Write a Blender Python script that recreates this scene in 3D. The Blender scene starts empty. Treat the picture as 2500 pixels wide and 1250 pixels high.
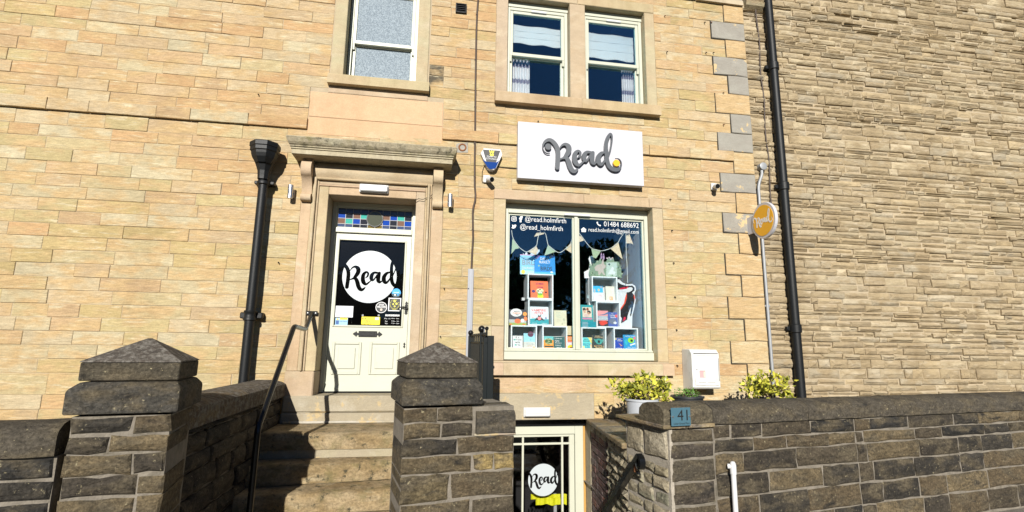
import bpy, math, random
import numpy as np
from mathutils import Vector, Matrix

random.seed(7)
scene = bpy.context.scene
COL = scene.collection

# ------------------------------------------------------------------ camera
YAW, PITCH, ROLL = math.radians(9.31), math.radians(10.15), math.radians(0.694)
FPX, DIST, EYE = 1250.0, 6.3, 1.6
CAM = np.array([0.0, -DIST, EYE])
FW = np.array([math.sin(YAW) * math.cos(PITCH), math.cos(YAW) * math.cos(PITCH), math.sin(PITCH)])
_r = np.array([math.cos(YAW), -math.sin(YAW), 0.0]); _u = np.cross(_r, FW)
RT = math.cos(ROLL) * _r + math.sin(ROLL) * _u
UP = -math.sin(ROLL) * _r + math.cos(ROLL) * _u
cam_data = bpy.data.cameras.new('camera'); cam = bpy.data.objects.new('camera', cam_data); COL.objects.link(cam)
cam_data.sensor_width = 36.0; cam_data.lens = 36.0 * FPX / 2500.0
cam_data.clip_start = 0.05; cam_data.clip_end = 2000
m = Matrix.Identity(4)
for i in range(3):
    m[i][0], m[i][1], m[i][2], m[i][3] = RT[i], UP[i], -FW[i], CAM[i]
cam.matrix_world = m
scene.camera = cam
scene.render.resolution_x, scene.render.resolution_y = 1024, 512

# ------------------------------------------------------------------ light
SUN_SIDE, SUN_DROP = 0.20, 0.43         # sideways and downward travel of light per metre towards the wall
sun_dir = Vector((SUN_SIDE, 1.0, -SUN_DROP)).normalized()
sd = bpy.data.lights.new('sun', 'SUN'); sun = bpy.data.objects.new('sun', sd); COL.objects.link(sun)
sd.energy = 5.0; sd.angle = math.radians(0.5); sd.color = (1.0, 0.955, 0.875)
sun.rotation_euler = sun_dir.to_track_quat('-Z', 'Y').to_euler(); sun.location = (-4, -20, 12)
world = bpy.data.worlds.new('World'); scene.world = world; world.use_nodes = True
wn = world.node_tree.nodes; wl = world.node_tree.links
bgn = wn['Background']; skyn = wn.new('ShaderNodeTexSky'); skyn.sky_type = 'NISHITA'; skyn.sun_disc = False
skyn.sun_elevation = math.asin(-sun_dir.z)
skyn.sun_rotation = math.atan2(-sun_dir.x, -sun_dir.y)
skyn.altitude = 150; skyn.air_density = 0.65; skyn.dust_density = 0.0; skyn.ozone_density = 4.0
wl.new(skyn.outputs['Color'], bgn.inputs['Color']); bgn.inputs['Strength'].default_value = 0.05
scene.view_settings.view_transform = 'Standard'; scene.view_settings.look = 'None'
scene.view_settings.gamma = 1.0; scene.view_settings.use_curve_mapping = False
scene.view_settings.exposure = 0.54

# ------------------------------------------------------------------ measuring helpers
def at(px, py, Y=0.0):
    """photo measurement -> (x, z) in metres on the plane y = Y parallel to the facade"""
    d = FW + (px - 1250) / FPX * RT + (625 - py) / FPX * UP
    p = CAM + d * ((Y + DIST) / d[1])
    return float(p[0]), float(p[2])
TH = math.radians(10.5)                  # the street front is turned from the facade by this angle
FO = (0.13, -2.6); FU = (math.cos(TH), math.sin(TH)); FN = (math.sin(TH), -math.cos(TH))
def front(s, o, z):                      # s along the street front, o outwards from it
    return (FO[0] + s * FU[0] + o * FN[0], FO[1] + s * FU[1] + o * FN[1], z)
def fx(p): return front(p[0], -p[1], p[2])   # box coords (s, depth inwards, z) -> world

# ------------------------------------------------------------------ materials
MATS = {}
def _mat(name):
    mt = bpy.data.materials.new(name); mt.use_nodes = True
    nt = mt.node_tree; b = nt.nodes['Principled BSDF']; MATS[name] = mt
    return mt, nt, b
def plain(name, col, rough=0.5, metal=0.0, var=0.06, scale=30, bump=0.0, bscale=200, spec=0.5, coat=0.0, dirt=None, dscale=6, dlo=0.55, dhi=0.75):
    """plain surface with faint mottling, optional dirt blotches and fine relief"""
    mt, nt, b = _mat(name); N = nt.nodes; L = nt.links
    geo = N.new('ShaderNodeNewGeometry')
    nz = N.new('ShaderNodeTexNoise'); nz.inputs['Scale'].default_value = scale; nz.inputs['Detail'].default_value = 5
    L.new(geo.outputs['Position'], nz.inputs['Vector'])
    mx = N.new('ShaderNodeMix'); mx.data_type = 'RGBA'
    c0 = tuple(max(0, c * (1 - var * 1.5)) for c in col) + (1,); c1 = tuple(min(1, c * (1 + var)) for c in col) + (1,)
    mx.inputs[6].default_value = c0; mx.inputs[7].default_value = c1
    L.new(nz.outputs['Fac'], mx.inputs[0]); out = mx.outputs[2]
    if dirt:
        n2 = N.new('ShaderNodeTexNoise'); n2.inputs['Scale'].default_value = dscale; n2.inputs['Detail'].default_value = 8; n2.inputs['Roughness'].default_value = 0.65
        L.new(geo.outputs['Position'], n2.inputs['Vector'])
        rp = N.new('ShaderNodeMapRange'); rp.inputs['From Min'].default_value = dlo; rp.inputs['From Max'].default_value = dhi
        L.new(n2.outputs['Fac'], rp.inputs['Value'])
        m2 = N.new('ShaderNodeMix'); m2.data_type = 'RGBA'; m2.inputs[7].default_value = tuple(dirt) + (1,)
        L.new(rp.outputs['Result'], m2.inputs[0]); L.new(out, m2.inputs[6]); out = m2.outputs[2]
    L.new(out, b.inputs['Base Color'])
    b.inputs['Roughness'].default_value = rough; b.inputs['Metallic'].default_value = metal
    b.inputs['Specular IOR Level'].default_value = spec; b.inputs['Coat Weight'].default_value = coat
    if bump:
        n3 = N.new('ShaderNodeTexNoise'); n3.inputs['Scale'].default_value = bscale; n3.inputs['Detail'].default_value = 6
        L.new(geo.outputs['Position'], n3.inputs['Vector'])
        bp = N.new('ShaderNodeBump'); bp.inputs['Strength'].default_value = bump; bp.inputs['Distance'].default_value = 0.01
        L.new(n3.outputs['Fac'], bp.inputs['Height']); L.new(bp.outputs['Normal'], b.inputs['Normal'])
    return mt

def stone_mat(name, second, mixlo=0.42, mixhi=0.62, pale=(0.60, 0.52, 0.40), stretch=7.0, bump=0.35, spots=None, slo=0.6, shi=0.68, sscale=22, rough=0.9, big=2.4, vein=0.5, green=None, stain=0.0, staincol=(0.62, 0.56, 0.47), grain=(0.86, 1.10), gscale=90):
    """natural stone: each piece carries its own tint (RGB) and seed (alpha) in the colour attribute 'tint';
    bedding bands, a second hue, pale bloom and optional lichen / soot spots vary inside the piece"""
    mt, nt, b = _mat(name); N = nt.nodes; L = nt.links
    geo = N.new('ShaderNodeNewGeometry'); a = N.new('ShaderNodeAttribute'); a.attribute_name = 'tint'
    k = N.new('ShaderNodeMath'); k.operation = 'MULTIPLY'; k.inputs[1].default_value = 53.0; L.new(a.outputs['Alpha'], k.inputs[0])
    ad = N.new('ShaderNodeVectorMath'); ad.operation = 'ADD'; L.new(geo.outputs['Position'], ad.inputs[0])
    cb = N.new('ShaderNodeCombineXYZ'); L.new(k.outputs[0], cb.inputs[0]); L.new(k.outputs[0], cb.inputs[1]); L.new(k.outputs[0], cb.inputs[2])
    L.new(cb.outputs[0], ad.inputs[1])
    def noise(scale, st=1.0, detail=5, rg=0.55, dist=0.0, warp=False):
        mp = N.new('ShaderNodeMapping'); mp.inputs['Scale'].default_value = (scale, scale, scale * st)
        if warp: mp.inputs['Rotation'].default_value = (0, 0.12, 0)
        L.new(ad.outputs[0], mp.inputs['Vector'])
        t = N.new('ShaderNodeTexNoise'); t.inputs['Scale'].default_value = 1.0; t.inputs['Detail'].default_value = detail
        t.inputs['Roughness'].default_value = rg; t.inputs['Distortion'].default_value = dist
        L.new(mp.outputs[0], t.inputs['Vector']); return t.outputs['Fac']
    def rng(v, lo, hi, to0=0.0, to1=1.0):
        r = N.new('ShaderNodeMapRange'); r.inputs['From Min'].default_value = lo; r.inputs['From Max'].default_value = hi
        r.inputs['To Min'].default_value = to0; r.inputs['To Max'].default_value = to1; L.new(v, r.inputs['Value']); return r.outputs['Result']
    def mix(f, c1, c2, mode='MIX'):
        x = N.new('ShaderNodeMix'); x.data_type = 'RGBA'; x.blend_type = mode
        if hasattr(f, 'links'): L.new(f, x.inputs[0])
        else: x.inputs[0].default_value = f
        for c, key in ((c1, 6), (c2, 7)):
            if hasattr(c, 'links'): L.new(c, x.inputs[key])
            else: x.inputs[key].default_value = tuple(c) + (1,)
        return x.outputs[2]
    c = mix(rng(noise(big, 2.0, 4), mixlo, mixhi), a.outputs['Color'], second)
    c = mix(rng(noise(big * 1.3, stretch, 6, 0.6, 0.6, True), 0.56, 0.72), c, pale)
    g = rng(noise(big * 3.0, stretch, 8, 0.65, 0.3, True), 0.3, 0.75, 1.0 - vein * 0.35, 1.0 + vein * 0.2)
    gc = N.new('ShaderNodeCombineColor'); [L.new(g, gc.inputs[i]) for i in range(3)]
    c = mix(1.0, c, gc.outputs[0], 'MULTIPLY')
    g2 = rng(noise(gscale, 1.0, 6, 0.72), 0.3, 0.7, grain[0], grain[1])
    gc2 = N.new('ShaderNodeCombineColor'); [L.new(g2, gc2.inputs[i]) for i in range(3)]
    c = mix(1.0, c, gc2.outputs[0], 'MULTIPLY')
    if green:
        c = mix(rng(noise(5, 1.0, 7, 0.65), 0.52, 0.7, 0, 0.75), c, green)
    if spots:
        c = mix(rng(noise(sscale, 1.0, 8, 0.7), slo, shi), c, spots)
    if stain:        # weather staining that runs over the whole wall, not stone by stone
        mp = N.new('ShaderNodeMapping'); mp.inputs['Scale'].default_value = (1.7, 1.7, 0.55); L.new(geo.outputs['Position'], mp.inputs['Vector'])
        t = N.new('ShaderNodeTexNoise'); t.inputs['Scale'].default_value = 1.0; t.inputs['Detail'].default_value = 9; t.inputs['Roughness'].default_value = 0.68; L.new(mp.outputs[0], t.inputs['Vector'])
        c = mix(rng(t.outputs['Fac'], 0.48, 0.72, 0.0, stain), c, staincol, 'MULTIPLY')
        mp2 = N.new('ShaderNodeMapping'); mp2.inputs['Scale'].default_value = (6.0, 6.0, 3.0); L.new(geo.outputs['Position'], mp2.inputs['Vector'])
        t2 = N.new('ShaderNodeTexNoise'); t2.inputs['Scale'].default_value = 1.0; t2.inputs['Detail'].default_value = 10; t2.inputs['Roughness'].default_value = 0.72; L.new(mp2.outputs[0], t2.inputs['Vector'])
        c = mix(rng(t2.outputs['Fac'], 0.66, 0.78, 0.0, 0.8 * stain), c, (0.42, 0.38, 0.33), 'MULTIPLY')
    L.new(c, b.inputs['Base Color']); b.inputs['Roughness'].default_value = rough; b.inputs['Specular IOR Level'].default_value = 0.25
    n1 = noise(140, 1.0, 5, 0.65); n2 = noise(14, 2.0, 6, 0.6)
    s = N.new('ShaderNodeMath'); s.operation = 'MULTIPLY_ADD'; s.inputs[1].default_value = 2.5; L.new(n2, s.inputs[0]); L.new(n1, s.inputs[2])
    bp = N.new('ShaderNodeBump'); bp.inputs['Strength'].default_value = bump; bp.inputs['Distance'].default_value = 0.009
    L.new(s.outputs[0], bp.inputs['Height']); L.new(bp.outputs['Normal'], b.inputs['Normal'])
    return mt

SAND = stone_mat('sandstone', (0.465, 0.33, 0.17), 0.44, 0.62, (0.54, 0.47, 0.315), big=3.2, vein=0.8, bump=0.55, stain=0.32, grain=(0.87, 1.14), gscale=70)
TRIM = stone_mat('dressed_sandstone', (0.44, 0.33, 0.21), 0.42, 0.75, (0.50, 0.42, 0.30), stretch=2.0, bump=0.3, vein=0.35, big=1.6, stain=0.7)
PINK = stone_mat('pink_slab_stone', (0.50, 0.34, 0.205), 0.35, 0.75, (0.53, 0.41, 0.27), stretch=1.5, bump=0.25, vein=0.25, big=1.6, stain=0.4)
MOSSY = stone_mat('mossy_cornice_stone', (0.34, 0.29, 0.20), 0.4, 0.6, (0.44, 0.40, 0.29), stretch=1, bump=0.5, spots=(0.06, 0.055, 0.035), slo=0.52, shi=0.66, sscale=9, green=(0.15, 0.14, 0.04), grain=(0.7,1.2), gscale=50)
FASCIA = stone_mat('streaked_cornice_stone', (0.40, 0.35, 0.24), 0.4, 0.6, (0.48, 0.44, 0.33), stretch=0.25, bump=0.4, spots=(0.16, 0.14, 0.09), slo=0.60, shi=0.75, sscale=12, big=5)
SOOT = stone_mat('soot_darkened_stone', (0.135, 0.11, 0.072), 0.46, 0.64, (0.035, 0.032, 0.028), stretch=2.2, bump=1.0, spots=(0.36, 0.31, 0.19), slo=0.61, shi=0.70, sscale=34, big=4.5, vein=1.3, grain=(0.30, 1.25), gscale=55)
LICHEN = stone_mat('lichened_cap_stone', (0.075, 0.062, 0.05), 0.4, 0.6, (0.13, 0.115, 0.095), stretch=1.5, bump=0.9, spots=(0.21, 0.195, 0.17), slo=0.47, shi=0.64, sscale=24, big=5, grain=(0.45, 1.55), gscale=55)
STEP = stone_mat('worn_step_stone', (0.27, 0.195, 0.10), 0.4, 0.6, (0.36, 0.29, 0.18), stretch=3, bump=0.9, spots=(0.055, 0.05, 0.032), slo=0.57, shi=0.66, sscale=14, green=(0.13, 0.115, 0.045), big=3.5, vein=1.0, grain=(0.62, 1.3), gscale=45)
RUBBLE = stone_mat('rubble_stone', (0.27, 0.23, 0.16), 0.4, 0.6, (0.36, 0.32, 0.24), stretch=2.5, bump=0.9, spots=(0.07, 0.07, 0.05), slo=0.56, shi=0.66, sscale=18, big=5, grain=(0.5, 1.5), gscale=50)
ROCK = stone_mat('split_faced_stone', (0.36, 0.28, 0.17), 0.4, 0.6, (0.50, 0.42, 0.30), stretch=4, bump=1.0, spots=(0.20, 0.155, 0.10), slo=0.62, shi=0.70, sscale=20, big=4, stain=0.6)
PBRICK = stone_mat('purple_brick', (0.13, 0.075, 0.07), 0.4, 0.6, (0.25, 0.21, 0.20), stretch=1, bump=0.6, spots=(0.30, 0.27, 0.24), slo=0.60, shi=0.68, sscale=30, big=8, grain=(0.6, 1.4), gscale=70)
CEMENT = stone_mat('cement_patch', (0.27, 0.25, 0.215), 0.4, 0.6, (0.33, 0.31, 0.27), stretch=1, bump=0.35, spots=(0.50, 0.38, 0.21), slo=0.585, shi=0.60, sscale=5.0, vein=0.2)
CEMENTP = stone_mat('cement_render', (0.33, 0.285, 0.205), 0.4, 0.6, (0.40, 0.36, 0.28), stretch=1, bump=0.5, spots=(0.44, 0.34, 0.19), slo=0.56, shi=0.60, sscale=5.0, vein=0.2)
MORTAR = plain('mortar', (0.40, 0.325, 0.22), 0.95, var=0.2, scale=12, bump=0.5, bscale=120)
MORTARG = plain('grey_mortar', (0.20, 0.175, 0.14), 0.95, var=0.35, scale=14, bump=0.9, bscale=80, dirt=(0.11, 0.095, 0.07), dscale=9, dlo=0.5, dhi=0.7)
CREAM = plain('cream_paint', (0.47, 0.478, 0.39), 0.38, var=0.05, scale=5, bump=0.08, bscale=45, dirt=(0.40, 0.38, 0.29), dscale=11, dlo=0.58, dhi=0.9)
SAGE = plain('pale_sage_paint', (0.46, 0.468, 0.385), 0.4, var=0.05, scale=4, bump=0.06, bscale=45, dirt=(0.38, 0.36, 0.27), dscale=8, dlo=0.62, dhi=0.9)
WHITEP = plain('white_plastic', (0.56, 0.56, 0.56), 0.35, var=0.04, scale=9)
SIGNW = plain('white_sign_panel', (0.50, 0.50, 0.54), 0.3, var=0.02, scale=3)
GRP = plain('weathered_white_box', (0.62, 0.62, 0.60), 0.5, var=0.05, scale=6, dirt=(0.42, 0.42, 0.37), dscale=7, dlo=0.52, dhi=0.8)
CHAR = plain('charcoal_lettering', (0.068, 0.076, 0.088), 0.45, var=0.04)
YELLOW = plain('amber_yellow', (0.78, 0.40, 0.01), 0.4, var=0.03)
BLACK = plain('black_gloss_paint', (0.006, 0.0065, 0.007), 0.22, var=0.2, scale=20, bump=0.03, bscale=40)
IRON = plain('black_cast_iron', (0.007, 0.008, 0.009), 0.5, var=0.25, scale=40, bump=0.15, bscale=90, spec=0.3)
DGREEN = plain('very_dark_green_paint', (0.003, 0.006, 0.007), 0.5, var=0.2, scale=20, spec=0.2)
RUST = plain('rusty_iron', (0.23, 0.09, 0.035), 0.8, var=0.3, scale=60, bump=0.4)
STEEL = plain('brushed_steel', (0.62, 0.62, 0.62), 0.28, metal=0.9, var=0.06)
GALV = plain('galvanised_grey', (0.30, 0.31, 0.32), 0.5, metal=0.2, var=0.08)
CABLEM = plain('brown_cable', (0.055, 0.033, 0.022), 0.6, var=0.2, scale=60)
BCABLE = plain('black_cable', (0.015, 0.014, 0.013), 0.6)
TRUNK = plain('grey_trunking_plastic', (0.30, 0.31, 0.34), 0.4, var=0.05)
VINYL = plain('pale_vinyl', (0.42, 0.46, 0.48), 0.35, var=0.01)
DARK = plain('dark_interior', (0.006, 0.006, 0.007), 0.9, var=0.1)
SHELFW = plain('white_shelf_board', (0.74, 0.75, 0.75), 0.45, var=0.02)
PEG = plain('pale_grey_wall_board', (0.52, 0.54, 0.56), 0.7, var=0.03)
ASPH = plain('asphalt', (0.055, 0.054, 0.052), 0.9, var=0.3, scale=90, bump=0.6, bscale=250)
PAVE = plain('pavement_stone', (0.13, 0.12, 0.105), 0.9, var=0.2, scale=20, bump=0.4, dirt=(0.10, 0.09, 0.08), dscale=3)
GRASS = plain('grass', (0.05, 0.09, 0.03), 0.95, var=0.4, scale=3)
SOIL = plain('soil', (0.04, 0.03, 0.02), 0.95, var=0.3, scale=60, bump=0.6)
BARK = plain('bark', (0.09, 0.06, 0.04), 0.9, var=0.3, scale=40, bump=0.7)
CLOTHW = plain('white_blind_fabric', (0.52, 0.54, 0.54), 0.8, var=0.03, bump=0.1)
def flat(name, col, rough=0.5): return MATS.get(name) or plain(name, col, rough, var=0.03)

def glass_mat(name, tint=(0.93, 0.96, 0.97), ior=1.5, rough=0.0, gain=1.0, coat=(1, 1, 1)):
    """clear pane: see-through with a Fresnel reflection"""
    mt = bpy.data.materials.new(name); mt.use_nodes = True; nt = mt.node_tree; nt.nodes.clear()
    o = nt.nodes.new('ShaderNodeOutputMaterial'); mx = nt.nodes.new('ShaderNodeMixShader')
    t = nt.nodes.new('ShaderNodeBsdfTransparent'); t.inputs['Color'].default_value = tuple(tint) + (1,)
    g = nt.nodes.new('ShaderNodeBsdfGlossy'); g.inputs['Roughness'].default_value = rough; g.inputs['Color'].default_value = tuple(coat) + (1,)
    f = nt.nodes.new('ShaderNodeFresnel'); f.inputs['IOR'].default_value = ior
    k = nt.nodes.new('ShaderNodeMath'); k.operation = 'MULTIPLY'; k.inputs[1].default_value = gain
    nt.links.new(f.outputs[0], k.inputs[0]); nt.links.new(k.outputs[0], mx.inputs[0]); nt.links.new(t.outputs[0], mx.inputs[1]); nt.links.new(g.outputs[0], mx.inputs[2])
    nt.links.new(mx.outputs[0], o.inputs[0]); MATS[name] = mt
    return mt
GLASS = glass_mat('window_glass', (0.98, 0.99, 0.99), gain=2.4, coat=(0.52, 0.85, 1.0))
GLASSB = glass_mat('lower_door_glass', (0.97, 0.97, 0.97), gain=0.8)
GLASSD = glass_mat('door_glass', (0.5, 0.5, 0.5), gain=0.6)
def frosted():
    mt, nt, b = _mat('frosted_glass'); N = nt.nodes; L = nt.links
    geo = N.new('ShaderNodeNewGeometry'); v = N.new('ShaderNodeTexVoronoi'); v.inputs['Scale'].default_value = 95
    L.new(geo.outputs['Position'], v.inputs['Vector'])
    n = N.new('ShaderNodeTexNoise'); n.inputs['Scale'].default_value = 80; n.inputs['Detail'].default_value = 6; L.new(geo.outputs['Position'], n.inputs['Vector'])
    bp = N.new('ShaderNodeBump'); bp.inputs['Strength'].default_value = 0.6; bp.inputs['Distance'].default_value = 0.006
    L.new(v.outputs['Distance'], bp.inputs['Height']); L.new(bp.outputs[0], b.inputs['Normal'])
    r = N.new('ShaderNodeMapRange'); r.inputs['From Min'].default_value = 0.35; r.inputs['From Max'].default_value = 0.65; L.new(n.outputs['Fac'], r.inputs['Value'])
    m = N.new('ShaderNodeMix'); m.data_type = 'RGBA'; m.inputs[6].default_value = (0.13, 0.165, 0.20, 1); m.inputs[7].default_value = (0.28, 0.335, 0.38, 1)
    L.new(r.outputs[0], m.inputs[0]); L.new(m.outputs[2], b.inputs['Base Color']); b.inputs['Roughness'].default_value = 0.55; b.inputs['Specular IOR Level'].default_value = 0.25
    return mt
FROST = frosted()
def stained(name, col):
    mt, nt, b = _mat(name); N = nt.nodes; L = nt.links
    b.inputs['Base Color'].default_value = tuple(col) + (1,); b.inputs['Roughness'].default_value = 0.07; b.inputs['Specular IOR Level'].default_value = 0.5
    geo = N.new('ShaderNodeNewGeometry'); n = N.new('ShaderNodeTexNoise'); n.inputs['Scale'].default_value = 45; n.inputs['Detail'].default_value = 3; L.new(geo.outputs['Position'], n.inputs['Vector'])
    bp = N.new('ShaderNodeBump'); bp.inputs['Strength'].default_value = 0.06; bp.inputs['Distance'].default_value = 0.01; L.new(n.outputs['Fac'], bp.inputs['Height']); L.new(bp.outputs[0], b.inputs['Normal'])
    return mt
def leaf_mat(name, c1, c2, c3):
    mt, nt, b = _mat(name); N = nt.nodes; L = nt.links
    a = N.new('ShaderNodeAttribute'); a.attribute_name = 'tint'; rp = N.new('ShaderNodeValToRGB')
    L.new(a.outputs['Alpha'], rp.inputs[0]); e = rp.color_ramp.elements
    e[0].color = tuple(c1) + (1,); e[1].color = tuple(c3) + (1,); q = e.new(0.5); q.color = tuple(c2) + (1,)
    L.new(rp.outputs[0], b.inputs['Base Color']); b.inputs['Roughness'].default_value = 0.4
    b.inputs['Subsurface Weight'].default_value = 0.0
    return mt
LEAFY = leaf_mat('yellow_variegated_leaf', (0.03, 0.06, 0.012), (0.27, 0.28, 0.03), (0.60, 0.55, 0.07))
LEAFG = leaf_mat('small_green_leaf', (0.03, 0.08, 0.01), (0.09, 0.20, 0.03), (0.16, 0.30, 0.06))
LEAFT = leaf_mat('tree_leaf', (0.03, 0.05, 0.012), (0.06, 0.10, 0.025), (0.11, 0.15, 0.04))

# ------------------------------------------------------------------ mesh builder
WORLD_LOC = {}
class MB:
    def __init__(s, xf=None): s.v = []; s.f = []; s.c = []; s.xf = xf; s.tint = (0.5, 0.5, 0.5, 0.5)
    def add(s, vs, fs, tint=None):
        o = len(s.v); s.v += [tuple(p) for p in vs]; s.f += [tuple(i + o for i in f) for f in fs]
        s.c += [tint or s.tint] * len(vs); return s
    def box(s, x0, x1, y0, y1, z0, z1, ch=0.0, tint=None):
        x0, x1 = min(x0, x1), max(x0, x1); y0, y1 = min(y0, y1), max(y0, y1); z0, z1 = min(z0, z1), max(z0, z1)
        if ch <= 0:
            vs = [(x, y, z) for x in (x0, x1) for y in (y0, y1) for z in (z0, z1)]
            fs = [(0, 1, 3, 2), (4, 6, 7, 5), (0, 4, 5, 1), (2, 3, 7, 6), (0, 2, 6, 4), (1, 5, 7, 3)]
            return s.add(vs, fs, tint)
        ch = min(ch, (x1 - x0) * .45, (y1 - y0) * .45, (z1 - z0) * .45)
        X, Y, Z = (x0, x1), (y0, y1), (z0, z1); idx = {}; vs = []
        for i in (0, 1):
            for j in (0, 1):
                for k in (0, 1):
                    for ax in range(3):
                        p = [X[i], Y[j], Z[k]]; sg = (1 if i == 0 else -1, 1 if j == 0 else -1, 1 if k == 0 else -1)
                        for a in range(3):
                            if a != ax: p[a] += sg[a] * ch
                        idx[(i, j, k, ax)] = len(vs); vs.append(tuple(p))
        fs = []
        g = lambda i, j, k, ax: idx[(i, j, k, ax)]
        for i in (0, 1): fs.append([g(i, 0, 0, 0), g(i, 1, 0, 0), g(i, 1, 1, 0), g(i, 0, 1, 0)])
        for j in (0, 1): fs.append([g(0, j, 0, 1), g(1, j, 0, 1), g(1, j, 1, 1), g(0, j, 1, 1)])
        for k in (0, 1): fs.append([g(0, 0, k, 2), g(1, 0, k, 2), g(1, 1, k, 2), g(0, 1, k, 2)])
        for i in (0, 1):
            for j in (0, 1): fs.append([g(i, j, 0, 0), g(i, j, 1, 0), g(i, j, 1, 1), g(i, j, 0, 1)])
            for k in (0, 1): fs.append([g(i, 0, k, 0), g(i, 1, k, 0), g(i, 1, k, 2), g(i, 0, k, 2)])
        for j in (0, 1):
            for k in (0, 1): fs.append([g(0, j, k, 1), g(1, j, k, 1), g(1, j, k, 2), g(0, j, k, 2)])
        for i in (0, 1):
            for j in (0, 1):
                for k in (0, 1): fs.append([g(i, j, k, 0), g(i, j, k, 1), g(i, j, k, 2)])
        return s.add(vs, fs, tint)
    def tube(s, pts, r, n=8, cap=True, tint=None):
        pts = [Vector(p) for p in pts]; vs = []; fs = []
        rs = r if isinstance(r, (list, tuple)) else [r] * len(pts)
        pu = None
        for i, p in enumerate(pts):
            d = (pts[min(i + 1, len(pts) - 1)] - pts[max(i - 1, 0)]).normalized()
            if pu is None:
                a = Vector((0, 0, 1)) if abs(d.z) < 0.9 else Vector((1, 0, 0)); pu = a
            w = d.cross(pu).normalized(); q = w.cross(d).normalized(); pu = q
            for k in range(n):
                t = 2 * math.pi * k / n; vs.append(p + (w * math.cos(t) + q * math.sin(t)) * rs[i])
        for i in range(len(pts) - 1):
            for k in range(n):
                fs.append((i * n + k, i * n + (k + 1) % n, (i + 1) * n + (k + 1) % n, (i + 1) * n + k))
        if cap: fs.append(tuple(range(n))[::-1]); fs.append(tuple((len(pts) - 1) * n + k for k in range(n)))
        return s.add(vs, fs, tint)
    def prism(s, prof, x0, x1, tint=None, axis='x'):
        n = len(prof); vs = []
        for x in (x0, x1):
            for a, b in prof: vs.append((x, a, b) if axis == 'x' else ((a, x, b) if axis == 'y' else (a, b, x)))
        fs = [tuple(range(n)), tuple(range(n, 2 * n))[::-1]] + [(i, (i + 1) % n, n + (i + 1) % n, n + i) for i in range(n)]
        return s.add(vs, fs, tint)
    def lathe(s, prof, c, n=16, axis='z', tint=None, cap=True):
        vs = []; fs = []
        for rr, h in prof:
            for k in range(n):
                t = 2 * math.pi * (k + 0.5) / n; a, b = rr * math.cos(t), rr * math.sin(t)
                vs.append({'z': (c[0] + a, c[1] + b, c[2] + h), 'y': (c[0] + a, c[1] + h, c[2] + b), 'x': (c[0] + h, c[1] + a, c[2] + b)}[axis])
        for i in range(len(prof) - 1):
            for k in range(n): fs.append((i * n + k, i * n + (k + 1) % n, (i + 1) * n + (k + 1) % n, (i + 1) * n + k))
        if cap: fs += [tuple(range(n))[::-1], tuple((len(prof) - 1) * n + k for k in range(n))]
        return s.add(vs, fs, tint)
    def ball(s, c, r, n=12, tint=None):
        return s.lathe([(max(1e-4, r * math.sin(math.pi * i / 8)), -r * math.cos(math.pi * i / 8)) for i in range(9)], c, n, tint=tint, cap=False)
    def block(s, a0, a1, z0, z1, face, back, jit=0.002, ch=0.004, per=0.12, tint=None, bulge=0.0):
        """a worked stone: uneven outline, chamfered edge, front face at y = face (front is -y)"""
        w, h = a1 - a0, z1 - z0; nx = max(1, min(4, round(w / per))); nz = max(1, min(2, round(h / per)))
        ring = [(a0 + w * i / nx, z0) for i in range(nx)] + [(a1, z0 + h * i / nz) for i in range(nz)] + \
               [(a1 - w * i / nx, z1) for i in range(nx)] + [(a0, z1 - h * i / nz) for i in range(nz)]
        n = len(ring); J = lambda: random.uniform(-jit, jit)
        r1 = [(x + J(), z + J()) for x, z in ring]; cx, cz = (a0 + a1) / 2, (z0 + z1) / 2
        def ins(p, k): return (p[0] + max(-k, min(k, (cx - p[0]))), p[1] + max(-k, min(k, (cz - p[1]))))
        vs = [(x, back, z) for x, z in r1] + [(x, face + ch, z) for x, z in r1]
        vs += [(*(lambda q: (q[0], face + J() * .6, q[1]))(ins(p, ch * random.uniform(.8, 1.8))),) for p in r1]
        fs = [(i, (i + 1) % n, n + (i + 1) % n, n + i) for i in range(n)] + [(n + i, n + (i + 1) % n, 2 * n + (i + 1) % n, 2 * n + i) for i in range(n)]
        if bulge:
            k = len(vs)
            if w > h * 1.6:
                p0 = (a0 + h * .45 + random.uniform(-.1, .1) * h, face - bulge * random.uniform(.5, 1), cz); p1 = (a1 - h * .45 + random.uniform(-.1, .1) * h, face - bulge * random.uniform(.5, 1), cz)
                vs += [p0, p1]
                near = [k if abs(vs[2 * n + i][0] - p0[0]) < abs(vs[2 * n + i][0] - p1[0]) else k + 1 for i in range(n)]
                for i in range(n):
                    j = (i + 1) % n
                    if near[i] == near[j]: fs.append((2 * n + i, 2 * n + j, near[i]))
                    else: fs.append((2 * n + i, 2 * n + j, near[j], near[i]))
            else:
                vs.append((cx, face - bulge, cz)); fs += [(2 * n + i, 2 * n + (i + 1) % n, k) for i in range(n)]
        else: fs.append(tuple(range(2 * n, 3 * n)))
        return s.add(vs, fs, tint)
    def build(s, name, mat, parent=None, smooth=False, tintattr=True):
        vs = [s.xf(p) for p in s.v] if s.xf else s.v
        A = np.array(vs, dtype=float); lo = A.min(0); hi = A.max(0)
        org = np.array([(lo[0] + hi[0]) / 2, (lo[1] + hi[1]) / 2, lo[2]])
        me = bpy.data.meshes.new(name); me.from_pydata([tuple(p) for p in (A - org)], [], s.f); me.update()
        bm_fix(me)
        if tintattr and len(me.vertices) == len(s.c):
            at_ = me.color_attributes.new('tint', 'FLOAT_COLOR', 'POINT')
            at_.data.foreach_set('color', np.array(s.c, dtype=np.float32).ravel())
        me.materials.append(mat)
        if smooth: me.polygons.foreach_set('use_smooth', [True] * len(me.polygons)); me.update()
        return link(name, me, org, parent)
import bmesh
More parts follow.
